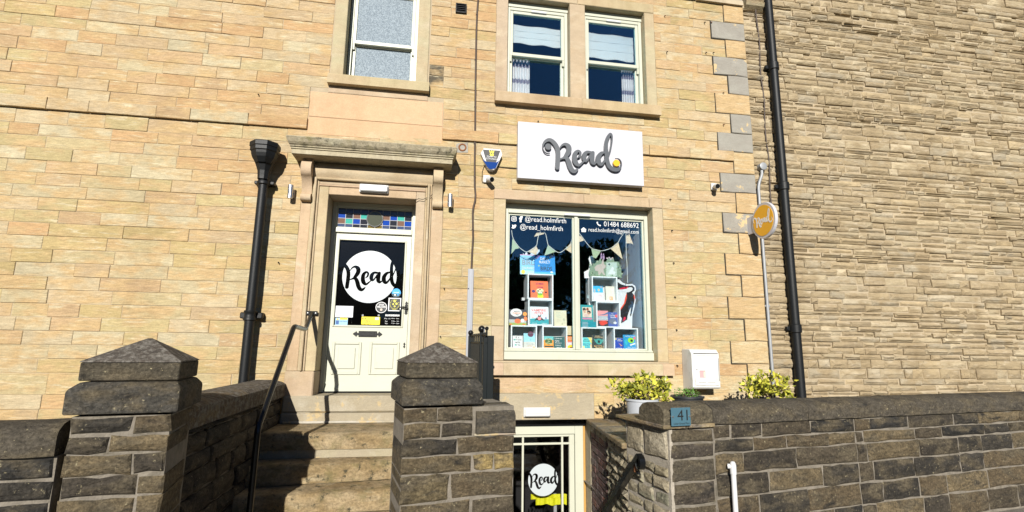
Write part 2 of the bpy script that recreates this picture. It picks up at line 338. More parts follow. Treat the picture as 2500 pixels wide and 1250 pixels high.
def bm_fix(me):
    b = bmesh.new(); b.from_mesh(me); bmesh.ops.recalc_face_normals(b, faces=b.faces); b.to_mesh(me); b.free()
def link(name, data, org, parent=None):
    o = bpy.data.objects.new(name, data); COL.objects.link(o)
    pl = WORLD_LOC.get(parent.name, (0, 0, 0)) if parent else (0, 0, 0)
    o.location = tuple(org[i] - pl[i] for i in range(3)); o.parent = parent
    WORLD_LOC[o.name] = tuple(org); return o
def tag(o, label=None, cat=None, group=None, kind=None):
    for k, v in (('label', label), ('category', cat), ('group', group), ('kind', kind)):
        if v: o[k] = v
    return o
def thing(name, loc, label, cat, group=None):
    return tag(link(name, None, loc), label, cat, group)
def smooth_by_angle(o, ang=40):
    me = o.data; me.polygons.foreach_set('use_smooth', [True] * len(me.polygons))
    b = bmesh.new(); b.from_mesh(me)
    for e in b.edges:
        e.smooth = not (len(e.link_faces) == 2 and e.calc_face_angle(0) > math.radians(ang))
    b.to_mesh(me); b.free(); return o
def seed(): return random.random()

# ================================================================== GROUND
def sheet(name, quads, mat):
    mb = MB()
    for q in quads: mb.add(q, [(0, 1, 2, 3)])
    return tag(mb.build(name, mat), kind='structure')
WX0, WX1 = 0.68, 2.0                     # basement area in front of the lower door
def gq(x0, x1, y0, y1, z): return [(x0, y0, z), (x1, y0, z), (x1, y1, z), (x0, y1, z)]
sheet('ground', [gq(-260, 260, -300, -6.4, -0.16), gq(-260, -7, -6.4, 120, -0.02), gq(12, 260, -6.4, 120, -0.02), gq(-7, 12, 9, 120, -0.02)], GRASS)
sheet('road', [gq(-200, 200, -14, -6.6, -0.12)], ASPH)
mb = MB()
for i in range(-8, 14):
    mb.box(i * 0.92 + .005, i * 0.92 + .915, -6.75, -6.61, -0.3, 0.0, 0.012, (0.2, 0.19, 0.17, seed()))
tag(mb.build('kerb', PAVE), kind='structure')
pav = sheet('pavement', [gq(-7, 12, -6.6, -3.75, -0.012), gq(-7, WX0, -3.75, 0.6, -0.012), gq(WX1, 12, -3.75, 0.6, -0.012), gq(WX0, WX1, -3.75, -2.75, -0.012)], MORTARG)
mb = MB()
for j in range(5):
    y = -6.6 + j * 0.56; x = -7 + (j % 2) * .4
    while x < 11.5:
        w = random.uniform(.6, .95); mb.box(x + .006, x + w - .006, y + .006, y + .55, -0.06, random.uniform(-.003, .003), 0.006, (0.13 * random.uniform(.8, 1.1), 0.12, 0.10, seed())); x += w
fl = mb.build('paving_flags', stone_mat('flagstone', (0.11, 0.10, 0.085), pale=(0.16, 0.15, 0.13), bump=0.5), pav); tag(fl, kind='stuff')

# ================================================================== SHOP BUILDING
bld = thing('stone_building', (1.3, 0, -1.4), 'two storey warm sandstone shop building with cream painted door and windows', 'building')
XL, XC = -7.0, 4.51                      # facade runs from far left to the quoined corner
ZT = 8.4
OPEN = [(-1.238, -0.19, 0.62, 3.41), (-1.178, -0.27, 4.98, 6.41), (0.938, 1.815, 4.955, 6.41), (2.04, 2.93, 4.955, 6.41),
        (0.945, 2.945, 1.44, 3.482), (0.90, 2.03, -1.5, 0.744)]
xs = sorted({XL, XC} | {o[0] for o in OPEN} | {o[1] for o in OPEN}); zs = sorted({-1.5, ZT} | {o[2] for o in OPEN} | {o[3] for o in OPEN})
mb = MB()
for i in range(len(xs) - 1):
    for j in range(len(zs) - 1):
        cx, cz = (xs[i] + xs[i + 1]) / 2, (zs[j] + zs[j + 1]) / 2
        if any(o[0] < cx < o[1] and o[2] < cz < o[3] for o in OPEN): continue
        mb.add([(xs[i], 0.0055, zs[j]), (xs[i + 1], 0.0055, zs[j]), (xs[i + 1], 0.0055, zs[j + 1]), (xs[i], 0.0055, zs[j + 1])], [(0, 1, 2, 3)])
mb.add([(XC, 0.009, -1.5), (XC, 8, -1.5), (XC, 8, ZT), (XC, 0.009, ZT)], [(0, 1, 2, 3)])
mb.add([(XL, 0.009, ZT), (XC, 0.009, ZT), (XC, 8, ZT), (XL, 8, ZT)], [(0, 1, 2, 3)])
mb.add([(XL, 8, -1.5), (XC, 8, -1.5), (XC, 8, ZT), (XL, 8, ZT)], [(0, 1, 2, 3)])
mb.add([(XL, 0.009, -1.5), (XL, 8, -1.5), (XL, 8, ZT), (XL, 0.009, ZT)], [(0, 1, 2, 3)])
wall = mb.build('wall', MORTAR, bld)

ZL = [0.60, 0.75, 0.905, 1.055, 1.275, 1.425, 1.574, 1.72, 1.866, 2.013, 2.16, 2.308, 2.456, 2.605, 2.755, 2.9, 3.045, 3.19, 3.33, 3.475, 3.62, 3.77,
      3.91, 4.05, 4.225, 4.37, 4.51, 4.655, 4.80, 4.95, 5.11, 5.257, 5.40, 5.55, 5.69, 5.835, 5.98, 6.125, 6.27, 6.41, 6.56, 6.70, 6.85, 7.0, 7.15, 7.3, 7.45, 7.6, 7.75]
def x_at(px, z, Y=0.0):
    py = 600.0
    for _ in range(6):
        a = at(px, py, Y)[1]; b = at(px, py + 1, Y)[1]; py += (z - a) / (b - a)
    return at(px, py, Y)[0]
T = lambda x0, *zs: [x0 + q / 3.907 for q in zs]
# vertical joints read off the photograph, as pixel columns, by the bottom line of their course
PERP = {  # courses right of the windows, then others
 2.9: T(1455, 830, 1030), 2.755: T(1455, 918), 2.605: T(1455, 1020), 2.456: T(1455, 912, 1145), 2.308: T(1455, 1048), 2.16: T(1455, 968), 2.013: [],
 1.866: T(1455, 1105), 1.72: T(1455, 925, 1092), 1.574: T(1455, 730, 822, 1070), 1.425: T(1455, 1180), 1.275: T(1455, 1010),
 3.045: T(1455, 885), 3.19: T(1455, 972), 3.33: T(1455, 880), 3.475: T(1455, 1058), 3.62: T(1455, 220, 495, 778, 893) + T(1045, 800, 1105, 1545), 3.77: T(1455, 650, 950),
 3.91: T(1455, 487, 845, 1078), 4.05: T(1455, 675, 1000), 4.225: T(1455, 500, 885, 1080), 4.37: T(1455, 680, 948), 4.51: T(1455, 770, 1032) + T(1045, 580, 850, 1285),
 4.655: T(1455, 460, 690, 895, 1270) + T(1045, 740, 1095, 1565), 4.80: T(1455, 612, 785), 4.95: T(1455, 945), 5.11: T(1455, 788), 5.257: T(1455, 1050), 5.40: T(1455, 660),
 5.55: T(1455, 800, 970), 5.69: T(1455, 675), 5.835: T(1455, 748, 1010), 5.98: T(1455, 615, 930), 6.125: T(1455, 795, 1035), 6.27: T(1455, 712, 930), 6.41: T(1455, 885), 6.56: T(1455, 670)}
PB = {6.125: [222, 480], 5.98: [222, 470], 5.835: [385], 5.69: [205], 5.55: [400], 5.40: [270], 5.257: [410], 5.11: [150, 225], 4.95: [148, 345], 4.80: [460], 4.655: [150, 450], 4.51: [300], 4.37: [430],
      4.225: [670], 4.05: [250, 465], 3.91: [405], 3.77: [290], 3.62: [292, 455], 3.475: [292, 455], 3.33: [495], 3.19: [440], 3.045: [400], 2.755: [400], 2.605: [390], 2.456: [325], 2.16: [380], 1.866: [322], 1.425: [360]}
PA = {5.835: [100, 412], 5.69: [540], 5.55: [258], 5.40: [70, 480], 5.257: [258], 5.11: [512], 4.95: [258], 4.80: [10], 4.51: [235], 4.37: [52], 4.05: [297], 3.91: [38], 3.77: [300], 3.62: [120], 3.475: [330], 3.33: [60], 3.19: [250],
      3.045: [90], 2.9: [180], 2.755: [30], 2.605: [90], 2.308: [115], 2.16: [260], 1.866: [40], 1.72: [28], 1.574: [200]}
for z, l in PB.items(): PERP[z] = PERP.get(z, []) + T(1045, *l)
for z, l in PA.items(): PERP[z] = PERP.get(z, []) + T(625, *l)
TRIMS = [(-1.345, -0.10, 4.80, 6.9), (-1.556, 0.103, 4.165, 4.85), (0.775, 3.078, 4.79, 6.56), (0.788, 3.09, 1.27, 3.615), (-1.55, 0.145, 0.6, 3.99), (0.70, 2.1, -1.5, 1.06), (2.1, 2.3, 0.6, 0.9)]
def warm(x, z):
    up = 0.75 if (x < 1.2 and z > 4.2) else (0.45 if z > 3 else 0.25)
    if random.random() < up: c = random.choice([(0.458, 0.341, 0.205), (0.448, 0.313, 0.177), (0.462, 0.360, 0.223), (0.467, 0.379, 0.241), (0.448, 0.290, 0.149)])
    else: c = random.choice([(0.448, 0.365, 0.205), (0.435, 0.351, 0.181), (0.462, 0.388, 0.241), (0.421, 0.323, 0.155), (0.467, 0.402, 0.263)])
    k = random.uniform(0.9, 1.06)
    return (c[0] * k, c[1] * k, c[2] * k, seed())
rest = MB()
WIDE = [i for i in range(0, 60)]
def quoin_x(z):
    """left edge of the corner quoins: pairs of courses, wide and narrow by turns"""
    edges = [(0.60, .905, 1), (0.905, 1.275, 0), (1.275, 1.425, 0), (1.425, 1.72, 1), (1.72, 2.013, 0), (2.013, 2.308, 1), (2.308, 2.605, 0), (2.605, 2.9, 1), (2.9, 3.19, 0), (3.19, 3.475, 1), (3.475, 3.77, 0), (3.77, 4.05, 1),
             (4.05, 4.37, 0), (4.37, 4.655, 1), (4.655, 4.95, 0), (4.95, 5.257, 1), (5.257, 5.55, 0), (5.55, 5.835, 1), (5.835, 6.125, 0), (6.125, 6.41, 1), (6.41, 6.70, 0), (6.70, 7.0, 1), (7.0, 7.3, 0), (7.3, 7.6, 1), (7.6, 7.9, 0)]
    for a, b, w in edges:
        if a - 1e-4 <= z < b - 1e-4: return a, b, (3.965 if w else 4.185), w
    return None
nst = 0
for k in range(len(ZL) - 1):
    z0, z1 = ZL[k], ZL[k + 1]; zc = (z0 + z1) / 2
    q = quoin_x(zc); xr = q[2] if q else XC
    spans = [(XL, xr)]
    for (a, b, c, d) in TRIMS:
        if min(z1, d) - max(z0, c) > 0.5 * (z1 - z0):
            ns = []
            for s0, s1 in spans:
                if b <= s0 or a >= s1: ns.append((s0, s1)); continue
                if a > s0: ns.append((s0, a))
                if b < s1: ns.append((b, s1))
            spans = ns
    cuts = sorted(x_at(p, zc) for p in PERP.get(z0, []))
    x = -2.5 - random.uniform(0, .5)
    while x > XL: cuts.append(x); x -= random.uniform(.3, .75)
    cuts = sorted(cuts)
    for s0, s1 in spans:
        if s1 - s0 < 0.03: continue
        pts = [s0] + [c for c in cuts if s0 + 0.05 < c < s1 - 0.05] + [s1]
        ex = [pts[0]]
        for a, b in zip(pts, pts[1:]):          # over-long stones get one more joint
            if b - a > 0.85: ex.append(a + (b - a) * random.uniform(.42, .58))
            ex.append(b)
        for a, b in zip(ex, ex[1:]):
            face = random.uniform(-0.007, 0.003) - (0.036 if abs(z0 - 4.225) < .01 else 0)
            t = warm((a + b) / 2, zc)
            if -0.12 < a < 0.1 and z0 in (5.11, 4.95) and b < 0.15: t = (0.10, 0.085, 0.06, seed())
            vis = b > -2.35 and z0 < 7.2 and not (z0 < 1.0 and b < -1.5) and not (z0 > 5.9 and b < -1.3)
            g = 0.0022
            if vis:
                mb = MB(); mb.block(a + g, b - g, z0 + g, z1 - g, face, 0.03, 0.0034, 0.003, 0.13, t); mb.build('stone', SAND, wall); nst += 1
            else: rest.block(a + g, b - g, z0 + g, z1 - g, face, 0.03, 0.002, 0.0035, 0.3, t)
print('wall stones', nst)
tag(rest.build('stone', SAND, wall), kind='stuff')
# corner quoins
JOINT_SHADE = flat('joint_shade_dark', (0.03, 0.026, 0.02), .95)  # near-black colour standing in for shade in the open joints and below quoins
done = set()
for k in range(len(ZL) - 1):
    q = quoin_x((ZL[k] + ZL[k + 1]) / 2)
    if not q or q[0] in done: continue
    done.add(q[0]); z0, z1, x0, w = q; g = 0.004
    grey = (w and z0 > 3.1 and abs(z0 - 4.95) > .1) or abs(z0 - 4.655) < .01 or abs(z0 - 5.257) < .01
    t = (0.30, 0.285, 0.245, seed()) if grey else random.choice([(0.50, .385, .22, seed()), (.50, .40, .25, seed()), (.49, .35, .19, seed())])
    mb = MB(); mb.block(x0 + 0.010, XC - .001, z0 + 0.007, z1 - g, -0.016, 0.03, 0.004, 0.006, 0.2, t)
    mb.box(XC - .05, XC + .012, 0.031, 0.4, z0 + .007, z1 - g, 0.003, t)
    mb.build('quoin', CEMENT if grey else SAND, wall)
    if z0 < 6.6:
        mb = MB(); mb.box(x0 - .002, x0 + .0085, -.006, .02, z0 + .003, z1 - .003); mb.build('joint_shade_strip', JOINT_SHADE, wall)
        if w: mb = MB(); mb.box(x0 + .001, 4.185, -.0065, .02, z0 - .006, z0 + .005); mb.build('joint_shade_strip', JOINT_SHADE, wall)  # shadow under each wide quoin, laid on as a dark strip
# band course that runs under the eaves by the corner
mb = MB(); mb.prism([(-0.05, 6.70), (-0.05, 6.77), (-0.02, 6.80), (0.02, 6.80), (0.02, 6.70)], 3.75, 4.50, (0.45, 0.38, 0.27, seed())); mb.build('band_course', TRIM, wall)
mb = MB(); mb.prism([(-0.045, 6.72), (-0.06, 6.76), (-0.02, 6.79), (0.02, 6.79), (0.02, 6.72)], 3.42, 3.74, (0.42, 0.36, 0.26, seed())); mb.build('band_course', TRIM, wall)

TT = lambda r=0.435, g=0.35, b=0.23: (r * random.uniform(.95, 1.05), g * random.uniform(.95, 1.05), b * random.uniform(.93, 1.06), seed())
def trim(name, parent, x0, x1, z0, z1, face=-0.008, back=0.26, tint=None, mat=TRIM, ch=0.005, jit=0.0015):
    mb = MB(); g = 0.0015
    mb.block(x0 + g, x1 - g, z0 + g, z1 - g, face, back, jit, ch, 0.25, tint or TT()); return mb.build(name, mat, parent)

# ---------------------------------------------------------------- windows
def frame_ring(mb, x0, x1, z0, z1, w, y0, y1, ch=0.004, bot=None):
    bot = bot or w
    mb.box(x0, x0 + w, y0, y1, z0, z1, ch); mb.box(x1 - w, x1, y0, y1, z0, z1, ch)
    mb.box(x0 + w, x1 - w, y0 + .001, y1 - .001, z1 - w, z1, ch); mb.box(x0 + w, x1 - w, y0 + .001, y1 - .001, z0, z0 + bot, ch)
def pane(name, x0, x1, y, z0, z1, mat, parent, th=0.006):
    mb = MB(); mb.box(x0, x1, y, y + th, z0, z1); return mb.build(name, mat, parent)
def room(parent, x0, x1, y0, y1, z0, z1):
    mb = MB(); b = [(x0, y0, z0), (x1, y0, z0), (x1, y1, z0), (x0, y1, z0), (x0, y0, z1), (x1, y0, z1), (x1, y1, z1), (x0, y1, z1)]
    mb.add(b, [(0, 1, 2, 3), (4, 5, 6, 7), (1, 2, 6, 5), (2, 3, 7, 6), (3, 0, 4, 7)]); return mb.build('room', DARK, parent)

def sash_window(x0, x1, z0, zmid, z1, rec, glassmat, vent):
    """vertical sliding sash: box frame, proud upper sash, lower sash behind it"""
    mb = MB(); frame_ring(mb, x0, x1, z0, z1, 0.045, rec, rec + 0.12); w = mb.build('window', CREAM, bld)
    a, b = x0 + .046, x1 - .046
    mb = MB(); frame_ring(mb, a, b, zmid - 0.005, z1 - .046, 0.042, rec + .012, rec + .055, 0.004, 0.05)
    for xh in (a, b):
        s = 1 if xh == a else -1
        mb.prism([(rec + .013, zmid - .004), (rec + .054, zmid - .004), (rec + .05, zmid - .075), (rec + .03, zmid - .085)], xh, xh + s * .028)
    mb.build('upper_sash', CREAM, w)
    mb = MB(); frame_ring(mb, a, b, z0 + .02, zmid + .03, 0.042, rec + .06, rec + .1, 0.004, 0.06); mb.build('lower_sash', CREAM, w)
    pane('glass', a + .03, b - .03, rec + .03, zmid + .03, z1 - .08, glassmat, w); pane('glass', a + .03, b - .03, rec + .08, z0 + .06, zmid + .01, glassmat, w)
    if vent:
        xm = x0 + (x1 - x0) * .52
        mb = MB(); mb.box(xm - .11, xm + .11, rec - .012, rec + .012, z1 - .05, z1 - .022, 0.003); mb.build('trickle_vent', WHITEP, w)
    return w
# landing window over the door
wd = sash_window(-1.178 + .004, -0.274, 4.985, 5.585, 6.405, 0.19, FROST, False); tag(wd, 'frosted sash window above the doorway')
trim('jamb', wd, -1.335, -1.178, 4.983, 6.41, back=.33); trim('jamb', wd, -0.27, -0.115, 4.983, 6.41, back=.33); trim('lintel', wd, -1.335, -0.115, 6.412, 6.62)
mb = MB(); mb.prism([(-0.085, 4.84), (-0.085, 4.95), (-0.065, 4.972), (0.33, 4.985), (0.33, 4.84)], -1.35, -0.09, TT(.44, .34, .22)); mb.build('sill', TRIM, wd)
trim('apron_stone', wd, -1.345, -0.10, 4.742, 4.838, -0.004, .05)
# paired windows over the shopfront
wa = sash_window(0.942, 1.812, 4.957, 5.60, 6.33, 0.11, GLASS, True); wb = sash_window(2.044, 2.927, 4.957, 5.60, 6.33, 0.11, GLASS, True)
tag(wa, 'left sash of the paired upper windows'); tag(wb, 'right sash of the paired upper windows')
trim('jamb', wa, 0.776, 0.938, 4.953, 6.41); trim('mullion', wa, 1.815, 2.04, 4.953, 6.41); trim('jamb', wb, 2.93, 3.076, 4.953, 6.41)
trim('lintel', wa, 0.776, 1.93, 6.412, 6.56); trim('lintel', wb, 1.932, 3.076, 6.412, 6.56)
for nm, a, b, w in (('sill', 0.77, 1.95, wa), ('sill', 1.952, 3.088, wb)):
    mb = MB(); mb.prism([(-0.10, 4.79), (-0.10, 4.92), (-0.075, 4.943), (0.27, 4.956), (0.27, 4.79)], a, b, TT(.45, .35, .22)); mb.build(nm, TRIM, w)
for w, a, b in ((wa, 0.938, 1.815), (wb, 2.04, 2.93)):   # timber head above the frames, deep in shade
    mb = MB(); mb.box(a, b, 0.10, 0.24, 6.332, 6.41); mb.build('head_board', CREAM, w)
room(bld, -1.25, -0.2, 0.36, 3.0, 4.6, 7.2); room(bld, 0.85, 3.05, 0.30, 4.0, 4.6, 7.2)
# panel of two great slabs over the door
trim('slab', wall, -1.554, 0.101, 4.402, 4.738, -0.003, .05, (0.56, .38, .235, seed()), PINK); trim('slab', wall, -1.552, 0.105, 4.17, 4.399, -0.006, .05, (0.55, .365, .22, seed()), PINK)

# shop window
ws_y = 0.15
mb = MB()
frame_ring(mb, 0.955, 2.94, 1.468, 3.40, 0.05, ws_y, ws_y + .14, 0.005)
mb.box(0.935, 2.955, ws_y - .035, ws_y + .1, 1.452, 1.553, 0.008)            # bottom board
mb.box(0.95, 2.945, ws_y - .02, ws_y + .1, 1.556, 1.582, 0.006)
mb.box(0.948, 2.945, ws_y + .02, ws_y + .14, 3.402, 3.48, 0.004)
xm0, xm1 = x_at(1404, 2.6, ws_y), x_at(1413, 2.6, ws_y)
mb.box(xm0, xm1, ws_y + .006, ws_y + .13, 1.584, 3.348, 0.006)
for a, b in ((1.006, xm0 - .001), (xm1 + .001, 2.889)):
    frame_ring(mb, a, b, 1.5825, 3.348, 0.022, ws_y + .03, ws_y + .075, 0.004)
shopw = mb.build('shop_window', CREAM, bld)
pane('glass', 1.02, xm0 - .01, ws_y + .05, 1.61, 3.34, GLASS, shopw); pane('glass', xm1 + .01, 2.88, ws_y + .05, 1.61, 3.34, GLASS, shopw)
xa, za = at(1377, 519, ws_y); xb, zb = at(1440, 524, ws_y)
mb = MB(); mb.box(xa, xb, ws_y - .02, ws_y - .001, 3.352, 3.378, 0.003); mb.build('trickle_vent', WHITEP, shopw)
trim('lintel', shopw, 0.79, 1.985, 3.482, 3.612); trim('lintel', shopw, 1.987, 2.90, 3.482, 3.615); trim('lintel', shopw, 2.902, 3.09, 3.482, 3.612)
for s, (a, b) in (('l', (0.788, 0.944)), ('r', (2.946, 3.09))):
    trim('jamb', shopw, a, b, 1.86, 3.48); trim('jamb', shopw, a, b, 1.442, 1.857)
for a, b in ((0.785, 0.93), (0.932, 1.985), (1.988, 2.97), (2.972, 3.125)):
    mb = MB(); mb.prism([(-0.085, 1.275), (-0.085, 1.395), (-0.065, 1.415), (0.2, 1.448), (0.2, 1.275)], a, b, TT(.47, .37, .25)); mb.build('sill', TRIM, shopw)
# plinth stones and cement under the shop window
for a, b in ((0.70, 1.43), (1.433, 1.99), (1.993, 2.35), (2.353, 3.02), (3.023, 3.6)):
    trim('plinth_stone', wall, a, b, 1.058, 1.272, -0.004, .05, TT(.49, .385, .235), SAND)
mb = MB(); mb.block(0.64, 2.08, 0.75, 1.054, -0.006, 0.05, 0.003, 0.004, .3, (0.36, .31, .22, seed())); mb.build('cement_band', CEMENTP, wall)
for a, b, c, d in ((2.083, 2.34, .90, 1.054), (2.083, 2.34, .752, .897), (2.343, 2.62, .752, 1.054), (2.64, 3.1, .752, 1.054)):
    trim('plinth_stone', wall, a, b, c, d, -0.006, .05, TT(.49, .37, .2), SAND)
# shop interior
room(bld, 0.86, 3.05, 0.36, 4.2, 1.0, 4.2)
mb = MB(); mb.box(0.95, 2.945, 0.292, 1.1, 1.50, 1.565); mb.build('display_shelf', SHELFW, shopw)
mb = MB(); mb.box(2.885, 2.94, 0.31, 1.3, 1.57, 3.38); mb.build('side_board', PEG, shopw)

# ---------------------------------------------------------------- doorway
dx0, dx1, dz0, dz1 = -1.238, -0.19, 1.045, 3.41; DY = 0.30
ds = MB()
ds.box(dx0 - .11, dx0 - .0005, -0.022, 0.35, 1.31, dz1 + .095, 0.005, TT(.45, .36, .24)); ds.box(dx1 + .0005, dx1 + .11, -0.022, 0.35, 1.31, dz1 + .095, 0.005, TT(.45, .36, .24))
ds.box(dx0 + .001, dx1 - .001, -0.0215, 0.35, dz1, dz1 + .095, 0.005, TT(.45, .36, .24))
surr = ds.build('door_surround', TRIM, bld)
mb = MB()
for a, b in ((dx0 - .135, dx0 - .112), (dx1 + .112, dx1 + .135)): mb.box(a, b, -0.036, 0.02, 1.31, dz1 + .165, 0.006, TT())
for a, b in ((dx0 - .165, dx0 - .137), (dx1 + .137, dx1 + .165)): mb.box(a, b, -0.075, 0.02, 1.31, dz1 + .195, 0.008, TT())
for a, b in ((dx0 - .19, dx0 - .167), (dx1 + .167, dx1 + .19)): mb.box(a, b, -0.03, 0.02, 1.31, dz1 + .20, 0.006, TT())
mb.box(dx0 - .112, dx1 + .112, -0.036, .02, dz1 + .097, dz1 + .12, 0.006, TT()); mb.box(dx0 - .112, dx1 + .112, -0.028, .02, dz1 + .121, dz1 + .164, 0.004, TT())
mb.box(dx0 - .136, dx1 + .136, -0.075, .02, dz1 + .166, dz1 + .195, 0.008, TT()); mb.build('moulding', TRIM, surr)
for a, b in ((-1.552, dx0 - .192), (dx1 + .192, 0.148)):
    trim('pilaster', surr, a, b, 1.31, 3.30, -0.014, .05, TT(.46, .35, .22))
for a, b in ((-1.556, dx0 - .0005), (dx1 + .0005, 0.15)):
    mb = MB(); mb.box(a, b, -0.055, 0.35, 0.90, 1.308, 0.012, TT(.46, .38, .25)); mb.build('base_block', TRIM, surr)
    mb = MB(); mb.box(a, b, -0.058, 0.05, 0.74, 0.898, 0.01, (0.36, .32, .25, seed())); mb.build('base_block', CEMENTP, surr)
mb = MB()
n = 10; prof = [(0.02, 3.605)] + [(-0.02 - 0.04 * math.sin(math.pi * i / n), 3.605 + 0.195 * i / n) for i in range(n + 1)] + [(0.02, 3.80)]
mb.prism(prof, -1.425, 0.005, TT(.46, .37, .25)); smooth_by_angle(mb.build('frieze', TRIM, surr), 30)
# cornice with returned ends
for PN, P_, PM in (('corona', [(0.0, 3.805), (.25, 3.805), (.27, 3.81), (.27, 3.862), (.285, 3.868), (.285, 3.88), (0.0, 3.88)], FASCIA),
                   ('cornice', [(0.0, 3.8805), (.282, 3.8805), (.30, 3.89), (.30, 3.902), (.318, 3.915), (.335, 3.935), (.35, 3.965), (.36, 3.985), (.355, 3.995), (0.0, 4.03)], MOSSY)):
    mb = MB(); vs = []; n = len(P_)          # deep in front, shallower on the returned ends
    for o, z in P_: vs += [(-1.475 - o * .61, 0.02, z), (-1.475 - o * .61, -o, z), (0.067 + o * .61, -o, z), (0.067 + o * .61, 0.02, z)]
    fs = []
    for i in range(n - 1):
        for j in range(3): fs.append((i * 4 + j, i * 4 + j + 1, i * 4 + j + 5, i * 4 + j + 4))
    fs.append((0, 1, 2, 3)); fs.append(tuple((n - 1) * 4 + j for j in range(4)))
    mb.add(vs, fs, (0.38, 0.33, 0.23, .4)); mb.build(PN, PM, surr)
for a, b in ((-1.545, -1.428), (0.012, 0.13)):   # scrolled consoles
    prof = [(0.02, 3.30), (-0.04, 3.30)]
    for i in range(9):
        t = -math.pi / 2 + math.pi * i / 8; prof.append((-0.055 - 0.045 * math.cos(t), 3.345 + 0.045 * math.sin(t)))
    prof += [(-0.045, 3.395), (-0.05, 3.45), (-0.075, 3.52), (-0.115, 3.58)]
    for i in range(9):
        t = -math.pi / 2.5 + (math.pi / 2.5 + math.pi / 2) * i / 8; prof.append((-0.125 - 0.07 * math.cos(t), 3.68 + 0.09 * math.sin(t)))
    prof += [(-0.12, 3.803), (0.02, 3.803)]
    mb = MB(); mb.prism(prof, a, b, TT(.47, .38, .26)); smooth_by_angle(mb.build('console', TRIM, surr), 35)
# doorstep
mb = MB(); mb.box(dx0 - .32, dx1 + .32, -0.075, 0.33, 0.855, 1.04, 0.02, (0.34, 0.29, 0.20, seed())); mb.build('doorstep', CEMENTP, surr)
mb = MB(); mb.box(dx0 - .32, dx1 + .32, -0.10, 0.33, 0.70, 0.853, 0.015, (0.32, 0.27, 0.19, seed())); mb.build('doorstep', CEMENTP, surr)
room(bld, dx0 - .05, dx1 + .05, 0.46, 3.2, 0.9, 4.1)

# door frame, fanlight and door
mb = MB(); fw = 0.055
mb.box(dx0 + .001, dx0 + fw, DY, DY + .11, dz0, dz1 - .001, 0.005); mb.box(dx1 - fw + .012, dx1 - .001, DY, DY + .11, dz0, dz1 - .001, 0.005)
mb.box(dx0 + fw, dx1 - fw + .012, DY, DY + .11, dz1 - .06, dz1 - .001, 0.005)
zt1 = at(900, 558, DY)[1]; zt0 = at(900, 570, DY)[1]
mb.box(dx0 + fw, dx1 - fw + .012, DY - .01, DY + .11, zt0, zt1, 0.006)
df = mb.build('door_frame', SAGE, bld)
dl, dr, dtop, dbot = dx0 + fw + .004, dx1 - fw + .008, zt0 - .006, dz0 + .012
gx0, gz1 = at(827, 585, DY + .03); gx1, gz0 = at(980, 797, DY + .03); gx0 = at(822, 690, DY + .03)[0]
leaf = MB(); DLY = DY + .025; y0, y1 = DLY, DY + .075
leaf.box(dl, gx0, y0, y1, dbot, dtop); leaf.box(gx1, dr, y0, y1, dbot, dtop); leaf.box(gx0, gx1, y0, y1, gz1, dtop); leaf.box(gx0, gx1, y0, y1, dbot, gz0)
door = leaf.build('door', SAGE, bld); tag(door, 'cream front door with a large glazed panel above two fielded panels')
mb = MB(); frame_ring(mb, gx0 - .018, gx1 + .018, gz0 - .018, gz1 + .018, 0.022, y0 - .014, y0 - .0005, 0.006); mb.build('glazing_bead', SAGE, door)
pane('glass', gx0, gx1, y0 + .02, gz0, gz1, GLASSD, door)
mb = MB(); mb.box(gx0 - .01, gx1 + .01, y0 + .032, y0 + .04, gz0 - .01, gz1 + .01); mb.build('black_film', BLACK, door)
for a, b, c, d in ((812, 834, 878, 915), (903, 834, 972, 915)):
    pa, pz1 = at(a, b, DY); pb, pz0 = at(c, d, DY)
    mb = MB(); frame_ring(mb, pa, pb, pz0, pz1, 0.03, y0 - .016, y0 - .0005, 0.01); mb.build('panel_moulding', SAGE, door)
    mb = MB(); mb.box(pa + .07, pb - .07, y0 - .012, y0 - .0005, pz0 + .07, pz1 - .07, 0.011); mb.build('raised_panel', SAGE, door)
mb = MB(); mb.prism([(y0 - .03, dbot + .002), (y0 - .03, dbot + .03), (y0 - .0005, dbot + .075), (y0 - .0005, dbot + .002)], dl + .005, dr - .005); mb.build('weather_bar', SAGE, door)
mb = MB(); mb.box(dl, dr, DY - .03, DY + .1, dz0 - .003, dz0 + .008); mb.build('threshold_strip', BLACK, df)
# fanlight of stained squares
fx0, fz1 = at(818, 503, DY + .04); fx1, _ = at(1006, 520, DY + .04); fz0 = at(900, 556, DY + .04)[1]; fz1 = at(900, 505, DY + .04)[1]
mb = MB(); frame_ring(mb, dx0 + fw, dx1 - fw + .012, zt1, dz1 - .06, 0.012, DY + .02, DY + .07, 0.003); fan = mb.build('fanlight', SAGE, bld)
SG = {'b': stained('cobalt_stained_glass', (0.01, 0.05, 0.30)), 't': stained('turquoise_stained_glass', (0.05, 0.33, 0.27)), 'm': stained('brown_stained_glass', (0.16, 0.09, 0.06)),
      'k': stained('dark_stained_glass', (0.02, 0.02, 0.025)), 'p': stained('pale_leaded_glass', (0.05, 0.07, 0.14)), 'r': stained('rose_stained_glass', (0.07, 0.075, 0.05)), 'y': stained('olive_stained_glass', (0.14, 0.10, 0.02))}
rowsf = ["pppppppppp", "bkmtrrmbtk", "mtbktmbkmb", "ppkkyypkpp"]
hh = [0.26, 0.27, 0.29, 0.18]; fa, fb = dx0 + fw + .012, dx1 - fw; fza, fzb = zt1 + .012, dz1 - .072
z = fzb; zz = [z]
for h in hh: z -= h * (fzb - fza); zz.append(z)
nx = 10; fwid = (fb - fa) / nx
for i, row in enumerate(rowsf):
    for j, cch in enumerate(row): pane('pane', fa + j * fwid + .003, fa + (j + 1) * fwid - .003, DY + .04, zz[i + 1] + .003, zz[i] - .003, SG[cch], fan)
